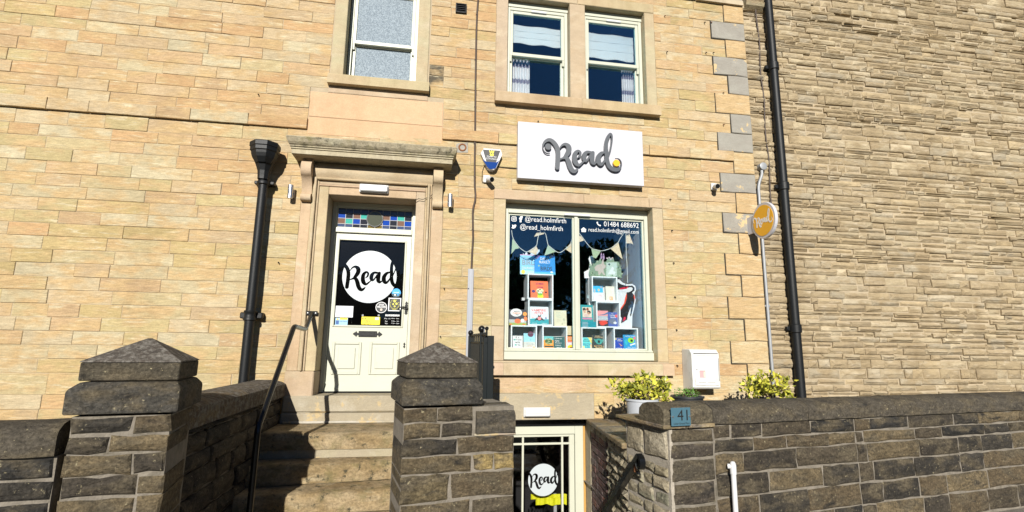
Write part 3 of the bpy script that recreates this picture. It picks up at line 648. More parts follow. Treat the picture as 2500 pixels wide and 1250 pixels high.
LEADM = plain('lead_came', (0.20, 0.205, 0.21), 0.5, metal=0.3)
mb = MB()
for j in range(nx + 1): mb.box(fa + j * fwid - .003, fa + j * fwid + .003, DY + .033, DY + .05, fza, fzb)
for q in zz: mb.box(fa, fb, DY + .034, DY + .0495, q - .003, q + .003)
mb.build('lead_came', LEADM, fan)
cxm, czm = (fa + fb) / 2 - .005, (zz[1] + zz[3]) / 2 + .01
mb = MB(); mb.lathe([(0.098, 0.0), (0.098, 0.012)], (cxm, DY + .026, czm), 28, 'y'); mb.build('roundel', SG['r'], fan)
mb = MB(); mb.tube([(cxm + .1 * math.cos(t), DY + .026, czm + .1 * math.sin(t)) for t in np.linspace(0, 2 * math.pi, 29)], 0.006, 6, False); mb.build('roundel_came', LEADM, fan)

# ================================================================== STREET FRONT: PIERS, WALLS, STEPS
def soot():
    c = random.choice([(0.085, 0.068, 0.046), (0.05, 0.044, 0.036), (0.125, 0.094, 0.056), (0.17, 0.13, 0.075), (0.036, 0.034, 0.031), (0.06, 0.05, 0.038)])
    k = random.uniform(.85, 1.2); return (c[0] * k, c[1] * k, c[2] * k, seed())
YST = lambda: (0.42, 0.31, 0.13, seed())
def rows(parent, lines, perps, s0, s1, depth=0.3, g=0.006, bulge=0.012, face=0.0, xf=fx, mat=SOOT, tint=soot, jit=0.008, special=None, stuff=None, ch=0.010, per=.09):
    for (z0, z1), pp in zip(zip(lines, lines[1:]), perps):
        pts = [s0] + [p for p in pp if s0 < p < s1] + [s1]
        for i, (a, b) in enumerate(zip(pts, pts[1:])):
            t = special(z0, i) if special else None
            mb = stuff or MB(xf)
            mb.block(a + g, b - g, z0 + g, z1 - g, face + random.uniform(-.006, .004), depth, jit, ch, per, t or tint(), bulge * random.uniform(.4, 1.2))
            if not stuff: mb.build('stone', mat, parent)
def capped_pier(parent, s0, s1, lab=None):
    sm = (s0 + s1) / 2; a, b, d0, d1 = s0 - .018, s1 + .058, -.03, .58
    if lab: a, b = s0 - .03, s1 + .03
    t1, t2 = (0.085, .078, .066, seed()), (0.10, .085, .06, seed())
    # lower cap block with a wide chamfered top edge
    mb = MB(fx); z0, z1, z2 = 1.203, 1.335, 1.378
    A = [(a, d0), (b, d0), (b, d1), (a, d1)]; B_ = [(a + .045, d0 + .045), (b - .035, d0 + .045), (b - .035, d1 - .045), (a + .045, d1 - .045)]
    J = lambda k=.004: random.uniform(-k, k)
    vs = [(x, y, z0) for x, y in A] + [(x, y, z1) for x, y in A] + [(x, y, z2) for x, y in B_]
    fs = [(0, 1, 2, 3)] + [(i, (i + 1) % 4, 4 + (i + 1) % 4, 4 + i) for i in range(4)] + [(4 + i, 4 + (i + 1) % 4, 8 + (i + 1) % 4, 8 + i) for i in range(4)] + [(8, 9, 10, 11)]
    mb.add(vs, fs, t1); o = mb.build('cap_block', SOOT, parent); bev(o, .012)
    # upper block and pyramid
    c0, c1, e0, e1 = a + .03, b - .03, d0 + .06, d1 - .06
    mb = MB(fx); mb.box(c0, c1, e0, e1, 1.384, 1.488, 0.006, t2); mb.build('upper_block', SOOT, parent)
    mb = MB(fx); cx, cy = (c0 + c1) / 2 + .01, (e0 + e1) / 2
    v = [(c0 - .004, e0 - .004, 1.489), (c1 + .004, e0 - .004, 1.489), (c1 + .004, e1 + .004, 1.489), (c0 - .004, e1 + .004, 1.489), (c0, e0, 1.496), (c1, e0, 1.496), (c1, e1, 1.496), (c0, e1, 1.496), (cx - .012, cy, 1.632), (cx + .012, cy, 1.632)]
    mb.add(v, [(0, 1, 2, 3), (0, 1, 5, 4), (1, 2, 6, 5), (2, 3, 7, 6), (3, 0, 4, 7), (4, 5, 9, 8), (5, 6, 9), (6, 7, 8, 9), (7, 4, 8)], (0.09, .078, .066, seed())); mb.build('pyramid_cap', LICHEN, parent)
def bev(o, w, seg=2):
    md = o.modifiers.new('bevel', 'BEVEL'); md.width = w; md.segments = seg; md.limit_method = 'ANGLE'; md.angle_limit = math.radians(30); return o
COPE = lambda z0, z1, o=.02, d=.32: [(-o, z0), (-o, z1 - .07), (-o + .012, z1 - .045), (.05, z1 - .012), (.12, z1), (.2, z1), (d - .06, z1 - .018), (d - .01, z1 - .06), (d, z1 - .1), (d, z0)]
def coping(parent, s0, s1, z0, z1, d=.32, t=None, o=.02):
    mb = MB(fx); n = max(2, int((s1 - s0) / .15)); pr = COPE(z0, z1, o, d); k = len(pr); vs = []; fs = []
    for i in range(n + 1):
        s = s0 + (s1 - s0) * i / n
        for y, z in pr: vs.append((s, y + random.uniform(-.003, .003), z + random.uniform(-.003, .003)))
    for i in range(n):
        for j in range(k): fs.append((i * k + j, i * k + (j + 1) % k, (i + 1) * k + (j + 1) % k, (i + 1) * k + j))
    fs += [tuple(range(k)), tuple(n * k + j for j in range(k))]
    mb.add(vs, fs, t or soot()); return smooth_by_angle(mb.build('coping', LICHEN if t is None else SOOT, parent), 38)
fp = lambda px, py, off=0.0: front_s(px, py, off)
def front_s(px, py, off=0.0):
    d = FW + (px - 1250) / FPX * RT + (625 - py) / FPX * UP; nn = np.array([FN[0], FN[1], 0]); oo = np.array([FO[0], FO[1], 0])
    p = CAM + d * ((off - (CAM - oo) @ nn) / (d @ nn)); q = p - oo
    return float(q[0] * FU[0] + q[1] * FU[1])

# --- pier and short wall right of the steps
pier = thing('gate_pier', front(0, -.3, 0), 'dark sooty stone gate pier with pyramid cap between steps and lower door', 'pier')
mb = MB(fx); mb.box(-.257, .532, .010, .52, -.05, 1.185); core = mb.build('core', MORTARG, pier)
LN = [0.0, .14, .30, .43, .575, .753, .868, .983, 1.085, 1.19]
PP = [[.0, .3], [-.05, .28], [.1], [front_s(1150, 1240)], [front_s(1098, 1190)], [front_s(1153, 1135), front_s(1206, 1135)], [front_s(1117, 1090)], [front_s(1157, 1050), .30], [-.02]]
def sp(z0, i):
    if abs(z0 - .753) < .01 and i in (1, 2): return YST()
    if abs(z0 - .575) < .01 and i == 0: return (.16, .125, .07, seed())
    return None
rows(pier, LN[:8], PP[:7], -.265, .54, .46, special=sp)
rows(pier, LN[7:], [[.0], [-.03]], -.265, .228, .46)
mb = MB(fx); mb.box(.235, .545, -.005, .31, .985, 1.002, .003, (.36, .28, .24, seed())); mb.build('bedding_slate', CEMENTP, pier)
capped_pier(pier, -.265, .228)
coping(pier, .245, .535, 1.004, 1.19, .32, (0.10, .088, .07, seed()))

# --- wall with the number plate, right of the lower steps
rw = thing('boundary_wall', front(3.6, -.2, 0), 'soot darkened stone boundary wall with rounded coping right of the lower steps', 'wall')
mb = MB(fx); mb.box(1.868, 2.31, .012, .62, -1.5, .96); mb.box(2.312, 9.5, .012, .28, -.05, .985); mb.build('core', MORTARG, rw)
LR = [0.0, .20, .375, .553, .727, .852, .962]
rows(rw, LR, [[]] * 6, 1.86, 2.305, .40, g=.009, tint=lambda: random.choice([(0.085, .07, .055, seed()), (.12, .095, .06, seed()), (.10, .085, .062, seed())]))
LW = [0.0, .22, .408, .588, .755, .865, .985]
PW = [[2.9, 3.6, 4.3], [2.75, 3.3, 4.0], [front_s(1880, 1185), 3.5, 4.2], [front_s(1817, 1130), 3.2, 3.8], [front_s(1842, 1088), 3.1, 3.6, 4.1], [front_s(1786, 1055), front_s(1862, 1055), 3.4, 3.9]]
rows(rw, LW, [[p for p in q if p < 3.7] for q in PW], 2.31, 3.95, .2, g=.007)
st = MB(fx); rows(rw, LW, [sorted(4.2 + i * .55 + random.uniform(-.15, .15) for i in range(10)) for _ in range(6)], 3.95, 9.5, .2, g=.009, stuff=st); tag(st.build('stone', SOOT, rw), kind='stuff')
for a, b in ((1.80, 2.285), (2.29, 3.35), (3.355, 4.5)): coping(rw, a, b, 1.006 if a < 2 else .99, 1.162, .33, (0.105, .09, .068, seed()) if a > 2 else (.16, .135, .09, seed()))
coping(rw, 4.505, 9.5, .99, 1.162, .33, (0.105, .09, .068, seed()))
mb = MB(fx); mb.box(1.79, 2.03, -.03, .70, .972, 1.004, .006, (.20, .165, .13, seed())); mb.box(2.035, 2.30, -.03, .33, .972, 1.004, .006, (.2, .17, .14, seed())); mb.build('bedding_slab', STEP, rw)
# rubble on the side of the wall end, facing the lower steps
C0 = front(1.86, -.63, 0); C1 = front(1.86, 0, 0)
def side_xf(p, a=(C1[0], C1[1]), b=(C0[0], C0[1])):      # p = (distance from the street corner, depth, z)
    L = math.hypot(b[0] - a[0], b[1] - a[1]); ux, uy = (b[0] - a[0]) / L, (b[1] - a[1]) / L
    return (a[0] + ux * p[0] - uy * p[1] * -1 * -1, a[1] + uy * p[0] + ux * p[1] * -1 * -1 * 1, p[2]) if False else (a[0] + ux * p[0] + uy * p[1], a[1] + uy * p[0] - ux * p[1], p[2])
MORTARL = plain('pale_lime_mortar', (0.36, 0.32, 0.26), 0.95, var=0.3, scale=14, bump=0.9, bscale=80)
def rubble_rows(parent, a0, a1, z0, z1, xf, face, g=.007, hlo=.07, hhi=.13, wlo=.09, whi=.22, mat=RUBBLE, bulge=.02):
    z = z0
    while z < z1 - .03:
        h = min(random.uniform(hlo, hhi), z1 - z); a = a0
        while a < a1 - .02:
            w = random.uniform(wlo, whi)
            if a + w > a1 - .05: w = a1 - a
            c = random.choice([(.27, .23, .15), (.34, .29, .20), (.20, .175, .12), (.40, .35, .26), (.22, .21, .15)]) if mat is RUBBLE else random.choice([(.06, .05, .04), (.09, .075, .055), (.045, .04, .034)])
            mb = MB(xf); mb.block(a + g, a + w - g, z + g + random.uniform(-.004, .006), z + h - g, face + random.uniform(-.012, .01), .05, .009, .012, .09, (*c, seed()), bulge * random.uniform(.3, 1.2)); mb.build('stone', mat, parent)
            a += w
        z += h
mb = MB(side_xf); mb.box(-.001, .63, .0, .03, -1.4, .965); mb.build('core', MORTARL, rw)
rubble_rows(rw, .02, .62, -.3, .70, side_xf, -.012, .009, hlo=.07, hhi=.13, wlo=.10, whi=.24)
rubble_rows(rw, .02, .62, .71, .96, side_xf, -.012, .01, hlo=.24, hhi=.25, wlo=.25, whi=.40)

# --- lower side wall between wall end and building
lw = thing('area_wall', (1.95, -.8, -1.4), 'rubble and purple brick wall beside the lower doorway with flat slab coping', 'wall')
W0 = (2.03, 0.0); W1 = (C0[0], C0[1]); LWL = math.hypot(W1[0] - W0[0], W1[1] - W0[1])
def well_xf(p):
    ux, uy = (W1[0] - W0[0]) / LWL, (W1[1] - W0[1]) / LWL
    return (W0[0] + ux * p[0] - uy * p[1], W0[1] + uy * p[0] + ux * p[1], p[2])
mb = MB(well_xf); mb.box(0.0, LWL, .012, .36, -1.45, .70); mb.build('core', MORTARL, lw)
nb = 0; z = -.50
while z < .585:
    a = .05 - (.11 if nb % 2 else 0)
    while a < .86:
        w = random.choice([.225, .225, .11]); a_, b_ = max(a, .05), min(a + w, .86)
        if b_ - a_ > .03:
            c = random.choice([(.12, .08, .08), (.15, .10, .09), (.10, .085, .085), (.20, .09, .06), (.17, .14, .13)])
            mb = MB(well_xf); mb.block(a_ + .006, b_ - .006, z + .006, z + .069, random.uniform(-.004, .004), .04, .002, .004, .2, (*c, seed())); mb.build('brick', PBRICK, lw)
        a += w
    z += .075; nb += 1
rubble_rows(lw, .06, .86, .60, .70, well_xf, -.012, wlo=.15, whi=.3, hlo=.1, hhi=.11)
rubble_rows(lw, .89, LWL, -.45, .70, well_xf, -.008, hlo=.065, hhi=.12, wlo=.10, whi=.24)
a = 0.0
for w in (.55, .62, LWL - 1.17):
    mb = MB(well_xf); mb.block(a + .002, a + w - .002, -.04, .40, .7, .7, .004) if False else mb.box(a + .002, a + w - .003, -.045, .36, .702, .752, .008, (.20, .17, .13, seed())); mb.build('coping_slab', STEP, lw); a += w
# terrace behind the right hand wall (planters stand here)
mb = MB(); mb.add([(2.3, -.0, .74), (9.5, -.0, .74), (9.5, -1.0, .74), (2.3, -2.0, .74)], [(0, 1, 2, 3)])
mb.v = []; mb.f = []; mb.c = []
b0, b1, b2, b3 = (2.2, -.004), (9.4, -.004), front(9.4, -.28, 0)[:2], front(2.33, -.28, 0)[:2]
q0 = (W1[0] + .36, W1[1] + .02)
poly = [b0, b1, b2, b3, q0]; mb.add([(*p, .70) for p in poly] + [(*p, -.02) for p in poly], [(0, 1, 2, 3, 4)] + [(i, (i + 1) % 5, 5 + (i + 1) % 5, 5 + i) for i in range(5)])
tag(mb.build('terrace', PAVE), kind='structure')
# area floor and steps down to the lower door
mb = MB(); mb.box(WX0, 2.06, -1.1, .5, -1.5, -1.36)
for i in range(6): mb.box(WX0, 1.99, -2.75 + i * .275, -1.09, -1.5, -.2 - i * .19, .012)
tag(mb.build('area_steps', STEP), kind='structure')
# mass between the two flights
mb = MB(); mb.box(-.10, .67, -2.1, -.062, -1.45, .86, .02); mb.box(.60, .672, -2.75, -2.1, -1.45, -.02)
tag(mb.build('retaining_block', MORTARG), kind='structure')

# --- steps up to the shop door
stp = thing('stone_steps', (-.8, -1.2, 0), 'worn brown stone steps rising to the cream front door', 'steps')
def step(name, z0, z1, yl, yr, yb, xl=-1.56, xr=-.06):
    mb = MB(); n = 12; vs = []; wear = lambda t: .018 * math.exp(-((t - .55) / .25) ** 2)
    t_ = (0.37, .285, .17, seed())
    for i in range(n + 1):
        t = i / n; x = xl + (xr - xl) * t; y = yl + (yr - yl) * t + random.uniform(-.004, .004); w = wear(t) + random.uniform(-.003, .003)
        vs += [(x, y, z0), (x, y - .004 + random.uniform(-.006, .004), (z0 + z1) / 2), (x, y, z1 - w - .022), (x, y + .022, z1 - w), (x, y + .14, z1 - w * .6), (x, yb, z1)]
    k = 6; fs = []
    for i in range(n):
        for j in range(k - 1): fs.append((i * k + j, i * k + j + 1, (i + 1) * k + j + 1, (i + 1) * k + j))
    fs += [tuple(range(k)), tuple(n * k + j for j in range(k))]
    mb.add(vs, fs, t_); o = mb.build(name, STEP, stp); smooth_by_angle(o, 50); return o
step('step', .585, .745, -.75, -.735, -.06); step('step', .33, .507, -1.07, -.87, -.70); step('step', .15, .325, -1.33, -1.24, -.8); step('step', .0, .145, -1.72, -1.52, -1.1)
for z0, z1, y, yr in ((.507, .583, -.735, -.725), (.305, .329, -1.05, -.85), (.128, .15, -1.31, -1.22)):   # bedding mortar under each nosing
    mb = MB(); mb.add([(-1.55, y, z0), (-.06, yr, z0), (-.06, yr, z1), (-1.55, y, z1), (-1.55, -.1, z0), (-.06, -.1, z0), (-.06, -.1, z1), (-1.55, -.1, z1)], [(0, 1, 2, 3), (3, 2, 6, 7), (0, 4, 7, 3), (1, 5, 6, 2)], (.33, .29, .2, seed())); mb.build('mortar_bed', CEMENTP, stp)
mb = MB(); mb.box(-1.52, -.20, -.13, -.101, .746, .772, .008, (.45, .42, .36, seed())); mb.build('mortar_fillet', CEMENTP, stp)

# --- side wall left of the steps and the matching pier
sw = thing('side_wall', (-1.75, -1.3, 0), 'shaded stone side wall left of the front steps', 'wall')
mb = MB(); mb.box(-1.93, -1.585, -2.55, -.0585, -.05, 1.03); mb.build('core', MORTARG, sw)
sxf = lambda p: (-1.56 - p[1], -p[0], p[2])            # p = (distance from facade, depth, z)
rubble_rows(sw, .065, 2.4, .1, 1.03, sxf, -.006, hlo=.12, hhi=.2, wlo=.25, whi=.5, mat=SOOT)
y = .06
while y < 2.3:
    w = .62
    mb = MB(); mb.prism([(-1.97, 1.035), (-1.97, 1.12), (-1.93, 1.18), (-1.84, 1.215), (-1.66, 1.215), (-1.575, 1.195), (-1.53, 1.17), (-1.53, 1.035)], -y - w + .004, -y, soot(), 'y'); mb.build('coping', LICHEN, sw); y += w
pl = thing('gate_pier', front(-1.85, -.3, 0), 'dark stone gate pier with pyramid cap left of the front steps', 'pier')
mb = MB(fx); mb.box(-2.09, -1.615, .01, .52, -.05, 1.19); mb.build('core', MORTARG, pl)
rows(pl, LN[:8], [[-1.8 + random.uniform(-.15, .15)] for _ in range(7)], -2.10, -1.605, .46); rows(pl, LN[7:], [[-1.9], [-1.8]], -2.10, -1.605, .46)
capped_pier(pl, -2.10, -1.605, True)
wl_ = thing('boundary_wall', front(-4, -.2, 0), 'dark stone boundary wall running left from the left gate pier', 'wall')
mb = MB(fx); mb.box(-7.5, -2.13, .012, .28, -.05, .985); mb.build('core', MORTARG, wl_)
st = MB(fx); rows(wl_, LW, [sorted(-7.2 + i * .55 + random.uniform(-.15, .15) for i in range(9)) for _ in range(6)], -7.5, -2.13, .2, g=.009, stuff=st); tag(st.build('stone', SOOT, wl_), kind='stuff')
for a, b in ((-3.2, -2.135), (-4.3, -3.205), (-5.4, -4.305), (-7.5, -5.405)): coping(wl_, a, b, .99, 1.162, .33, (0.105, .09, .068, seed()))

# ---------------------------------------------------------------- lower door
BY = 0.20
bx0, bx1, bzt = .90, 2.03, .742
zf = at(1340, 1040, BY)[1]
mb = MB(); rx = at(1424, 1100, BY)[0]
mb.box(.905, .985, BY, BY + .1, -1.355, zf, .004); ix = at(1404, 1100, BY)[0]
mb.box(ix, rx, BY, BY + .1, -1.355, zf, .004); mb.box(.986, ix - .001, BY, BY + .1, zf - .10, zf, .004)
bf = mb.build('lower_door_frame', CREAM, bld)
mb = MB(); mb.box(rx + .001, 2.03, BY + .01, BY + .08, -1.4, zf, .002, (.5, .3, .1, seed())); mb.build('filler_strip', plain('ochre_sealant', (0.42, 0.24, 0.06), .8), bf)
mb = MB(); mb.box(bx0, bx1, BY - .02, BY + .12, zf + .004, bzt); mb.build('head_board', BLACK, bf)
lz = zf - .105; lx0, lx1 = .99, ix - .004; sx = at(1391, 1100, BY)[0]; tz = at(1340, 1067, BY)[1]
ly0, ly1 = BY + .02, BY + .07
mb = MB(); mb.box(sx, lx1, ly0, ly1, -1.35, lz, .003); mb.box(lx0, lx0 + .1, ly0, ly1, -1.35, lz, .003); mb.box(lx0 + .101, sx - .001, ly0, ly1, tz, lz, .003); mb.box(lx0 + .101, sx - .001, ly0, ly1, -1.35, -1.05, .003)
ld = mb.build('lower_door', CREAM, bld); tag(ld, 'cream glazed lower ground floor door')
gzt = tz - .001
b1 = at(1277, 1150, BY)[0]; b2 = at(1374, 1150, BY)[0]; hb = at(1340, 1084, BY)[1]
mb = MB(); mb.box(b1 - .012, b1 + .012, ly0 - .004, ly0 + .02, -1.05, gzt, .003); mb.box(b2 - .012, b2 + .012, ly0 - .004, ly0 + .02, -1.05, gzt, .003); mb.box(lx0 + .1, sx, ly0 - .002, ly0 + .018, hb - .012, hb + .012, .003); mb.build('glazing_bar', CREAM, ld)
pane('glass', lx0 + .1, sx, ly0 + .024, -1.05, gzt, GLASSB, ld)
room(bld, .85, 2.1, .30, 3.0, -1.4, .72)
trim('lintel', bf, .64, 2.07, .745, .752, -0.003, .2, (.4, .35, .26, seed()), CEMENTP, .001, .0005)
for a, b in ((.64, .902), (2.031, 2.09)): trim('jamb', bf, a, b, -1.45, .742, 0.0, .3, (.32, .28, .2, seed()), CEMENTP)

# ================================================================== LETTERING HELPERS
def catmull(P, n=14):
    out = []; P = [np.array(p, float) for p in P]; P = [2 * P[0] - P[1]] + P + [2 * P[-1] - P[-2]]
    for i in range(1, len(P) - 2):
        for t in np.linspace(0, 1, n, endpoint=False):
            a, b, c, d = P[i - 1:i + 3]
            out.append(0.5 * (2 * b + (c - a) * t + (2 * a - 5 * b + 4 * c - d) * t * t + (3 * b - a - 3 * c + d) * t ** 3))
    out.append(P[-2]); return np.array(out)
# hand-drawn strokes of the script word: x, y (down), width
STROKES = [
 [(365,608,8),(300,612,10),(240,572,14),(213,490,20),(235,405,42),(300,350,60),(370,348,72),(440,402,82),(495,485,88),(520,575,88),(522,700,88),(508,905,86)],
 [(556,520,14),(600,455,34),(670,432,58),(735,480,95),(742,565,98),(695,650,80),(640,705,45),(562,728,12)],
 [(566,742,10),(650,712,40),(702,725,80),(740,800,95),(765,880,95),(805,955,90),(855,985,70),(905,955,44),(938,915,8)],
 [(912,712,10),(962,672,40),(975,605,46),(930,568,48),(872,620,78),(860,715,92),(882,805,92),(942,858,54),(1010,812,34),(1055,770,26)],
 [(1185,598,50),(1110,592,56),(1062,645,84),(1055,728,84),(1095,772,42),(1145,712,34),(1180,640,24)],
 [(1232,605,68),(1217,700,90),(1218,780,90),(1255,822,58),(1305,795,24)],
 [(1465,596,36),(1400,618,66),(1346,695,92),(1348,785,96),(1392,842,64),(1440,812,48),(1488,735,30)],
 [(1512,640,80),(1500,500,76),(1510,380,70),(1548,272,62),(1588,222,46),(1617,262,36),(1618,370,30),(1597,510,28),(1560,640,22),(1532,725,12)],
 [(1512,640,80),(1520,760,86),(1560,872,82),(1640,938,80),(1735,948,70),(1792,905,38),(1812,840,22),(1800,775,14),(1752,724,9),(1672,722,5)]]
def mark_px(p): return 1300 + p[0] / 8.335, 300 + p[1] / 8.335
SY = -0.165
_o = at(*mark_px((1014, 681)), SY)
def mark_circles(dots=True):
    cs = []
    for st in STROKES:
        q = catmull(st, 16)
        for x, y, w in q:
            a = at(*mark_px((x, y)), SY); cs.append((a[0] - _o[0], a[1] - _o[1], max(w, 4) / 2 / 8.335 / FPX * 7.05))
    return np.array(cs)
CIRC = mark_circles()
def sdf_circles(X, Z, C):
    d = np.full(X.shape, 9.0)
    for x, z, r in C: np.minimum(d, np.hypot(X - x, Z - z) - r, out=d)
    return d
def field_mesh(name, F, xs, zs, depth):
    """solid plate from the region F < 0 of a field sampled on a grid (marching squares), front at y = 0, back at y = depth"""
    vs = []; vid = {}; fs = []; segs = []
    def V(p):
        k = (round(p[0], 6), round(p[1], 6))
        if k not in vid: vid[k] = len(vs); vs.append(k)
        return vid[k]
    ins = F < 0; nz, nx = F.shape
    full = ins[:-1, :-1] & ins[1:, :-1] & ins[:-1, 1:] & ins[1:, 1:]; anyc = ins[:-1, :-1] | ins[1:, :-1] | ins[:-1, 1:] | ins[1:, 1:]
    for j in range(nz - 1):
        i = 0
        while i < nx - 1:
            if full[j, i]:
                k = i
                while k < nx - 1 and full[j, k]: k += 1
                fs.append([V((xs[i], zs[j])), V((xs[k], zs[j])), V((xs[k], zs[j + 1])), V((xs[i], zs[j + 1]))]); i = k; continue
            if anyc[j, i]:
                c = [(i, j), (i + 1, j), (i + 1, j + 1), (i, j + 1)]; poly = []; cuts = []
                for a in range(4):
                    p, q = c[a], c[(a + 1) % 4]; fp_, fq = F[p[1], p[0]], F[q[1], q[0]]
                    if fp_ < 0: poly.append((xs[p[0]], zs[p[1]]))
                    if (fp_ < 0) != (fq < 0):
                        t = fp_ / (fp_ - fq); pt = (xs[p[0]] + (xs[q[0]] - xs[p[0]]) * t, zs[p[1]] + (zs[q[1]] - zs[p[1]]) * t); poly.append(pt); cuts.append(pt)
                if len(poly) > 2:
                    f = [V(p) for p in poly]; f = [v for n_, v in enumerate(f) if v != f[n_ - 1]]
                    if len(f) > 2: fs.append(f)
                if len(cuts) == 2: segs.append((V(cuts[0]), V(cuts[1])))
            i += 1
    n = len(vs)
    verts = [(x, 0, z) for x, z in vs]; faces = list(fs)
    if depth:
        verts += [(x, depth, z) for x, z in vs]; faces += [(a, b, b + n, a + n) for a, b in segs if a != b]
    me = bpy.data.meshes.new(name); me.from_pydata(verts, [], faces); me.update(); return me
def grid(x0, x1, z0, z1, h):
    xs = np.arange(x0, x1 + h, h); zs = np.arange(z0, z1 + h, h); X, Z = np.meshgrid(xs, zs); return xs, zs, X, Z
lo = (CIRC[:, :2] - CIRC[:, 2:]).min(0) - .02; hi = (CIRC[:, :2] + CIRC[:, 2:]).max(0) + .02
xs_, zs_, X_, Z_ = grid(lo[0], hi[0], lo[1], hi[1], 0.0052)
FREAD = sdf_circles(X_, Z_, CIRC)
ME_READ = field_mesh('script_word', FREAD, xs_, zs_, 0.03)
RD = 614 / 8.335 / FPX * 7.05
xs2, zs2, X2, Z2 = grid(-RD - .02, RD + .02, -RD - .02, RD + .02, 0.0058)
FD = np.maximum(np.hypot(X2, Z2) - RD, -sdf_circles(X2, Z2, CIRC))
ME_DISC = field_mesh('disc_word', FD, xs2, zs2, 0)
def put_mesh(name, me, mat, loc, parent, scale=1.0, rot=(0, 0, 0)):
    me = me.copy(); me.materials.clear(); me.materials.append(mat)
    o = link(name, me, loc, parent); o.scale = (scale,) * 3 if not isinstance(scale, tuple) else scale; o.rotation_euler = rot; return o
_tc = {}
def text_me(s, bold=0.0):
    if (s, bold) in _tc: return _tc[(s, bold)]
    cu = bpy.data.curves.new('t', 'FONT'); cu.body = s; cu.size = 1.0; cu.align_x = 'LEFT'; cu.resolution_u = 3; cu.offset = bold
    ob = bpy.data.objects.new('t', cu); COL.objects.link(ob); dg = bpy.context.evaluated_depsgraph_get()
    me = bpy.data.meshes.new_from_object(ob.evaluated_get(dg)); bpy.data.objects.remove(ob)
    A = np.array([v.co[:] for v in me.vertices]); _tc[(s, bold)] = (me, A.min(0), A.max(0)); return _tc[(s, bold)]
def text(s, x0, x1, zc, y, mat, parent, h=None, name='lettering', bold=0.0, rz=0.0, fit=True):
    """flat lettering on the plane facing the street, fitted between x0 and x1, centred at height zc"""
    me, lo_, hi_ = text_me(s, bold); me = me.copy(); w, hh_ = hi_[0] - lo_[0], hi_[1] - lo_[1]
    sx_ = (x1 - x0) / w; sz_ = (h / hh_) if h else sx_
    for v in me.vertices: v.co = ((v.co.x - lo_[0]) * sx_, 0, (v.co.y - (lo_[1] + hi_[1]) / 2) * sz_)
    me.materials.clear(); me.materials.append(mat); me.update()
    return link(name, me, (x0, y, zc), parent)
def text_px(s, x0, x1, yc, Y, mat, parent, hpx=None, **k):
    a, z = at(x0, yc, Y); b, _ = at(x1, yc, Y); zc = at((x0 + x1) / 2, yc, Y)[1]
    h = (at((x0 + x1) / 2, yc - hpx / 2, Y)[1] - at((x0 + x1) / 2, yc + hpx / 2, Y)[1]) if hpx else None
    return text(s, a, b, zc, Y, mat, parent, h, **k)
def poly_px(name, pts, Y, mat, parent, th=0.002, hole=False):
    """flat shape given by photo points, th thick, front at y = Y"""
    mb = MB(); q = [at(px, py, Y) for px, py in pts]; mb.prism([(x, z) for x, z in q], 0, 1)
    n = len(q); mb.v = [(x, Y, z) for x, z in q] + [(x, Y + th, z) for x, z in q]; mb.c = mb.c[:2 * n]
    return mb.build(name, mat, parent)
def disc(name, x, z, r, y, mat, parent, th=.001, n=28):
    mb = MB(); mb.lathe([(r, 0), (r, th)], (x, y, z), n, 'y'); return mb.build(name, mat, parent)
def rect(name, x0, x1, z0, z1, y, mat, parent, th=.001):
    mb = MB(); mb.box(x0, x1, y, y + th, z0, z1); return mb.build(name, mat, parent)
def rect_px(name, x0, y0, x1, y1, Y, mat, parent, th=.001):
    a, z1_ = at(x0, y0, Y); b, z0_ = at(x1, y1, Y); return rect(name, a, b, z0_, z1_, Y, mat, parent, th)
INK = flat('black_ink', (0.012, 0.012, 0.012)); WINK = flat('white_ink', (0.72, 0.73, 0.74)); YINK = flat('yellow_ink', (0.78, 0.66, 0.02)); BINK = flat('bright_blue_ink', (0.01, 0.30, 0.70))

# ================================================================== SHOP SIGN
sx0, sz1 = at(1265, 296, -.12); sx1, _ = at(1568, 322, -.12); _, sz0 = at(1265, 434, -.12)
sg = thing('shop_sign', ((sx0 + sx1) / 2, -.02, sz0), 'white panel sign with raised charcoal script word Read over the shop window', 'sign')
mb = MB(); mb.box(sx0, sx1, -.12, -.024, sz0, sz1, .003); mb.build('panel', SIGNW, sg)
for xx in (sx0 + .25, sx1 - .25):
    mb = MB(); mb.box(xx - .03, xx + .03, -.026, .002, sz0 + .1, sz1 - .1); mb.build('bracket', GALV, sg)
put_mesh('letters', ME_READ, CHAR, (_o[0], SY, _o[1]), sg)
kk = 1 / 8.335 / FPX * 7.05
for (mx_, my_, r, mt_, nm) in ((322, 482, 64, CHAR, 'dot'), (1712, 815, 68, YELLOW, 'dot')):
    p = at(*mark_px((mx_, my_)), SY); mb = MB(); mb.lathe([(r * kk * .97, 0), (r * kk, .004), (r * kk, .03)], (p[0], SY, p[1]), 28, 'y'); mb.build(nm, mt_, sg)
for i in range(8):   # standoff pegs holding the letters off the panel
    c = CIRC[int((i + .5) * len(CIRC) / 8)]; mb = MB(); mb.lathe([(.008, 0), (.008, .0455)], (_o[0] + c[0], -.1355 - 0, _o[1] + c[1]), 8, 'y'); mb.v = [(x, min(y, -.119), z) for x, y, z in mb.v]; mb.build('peg', STEEL, sg)

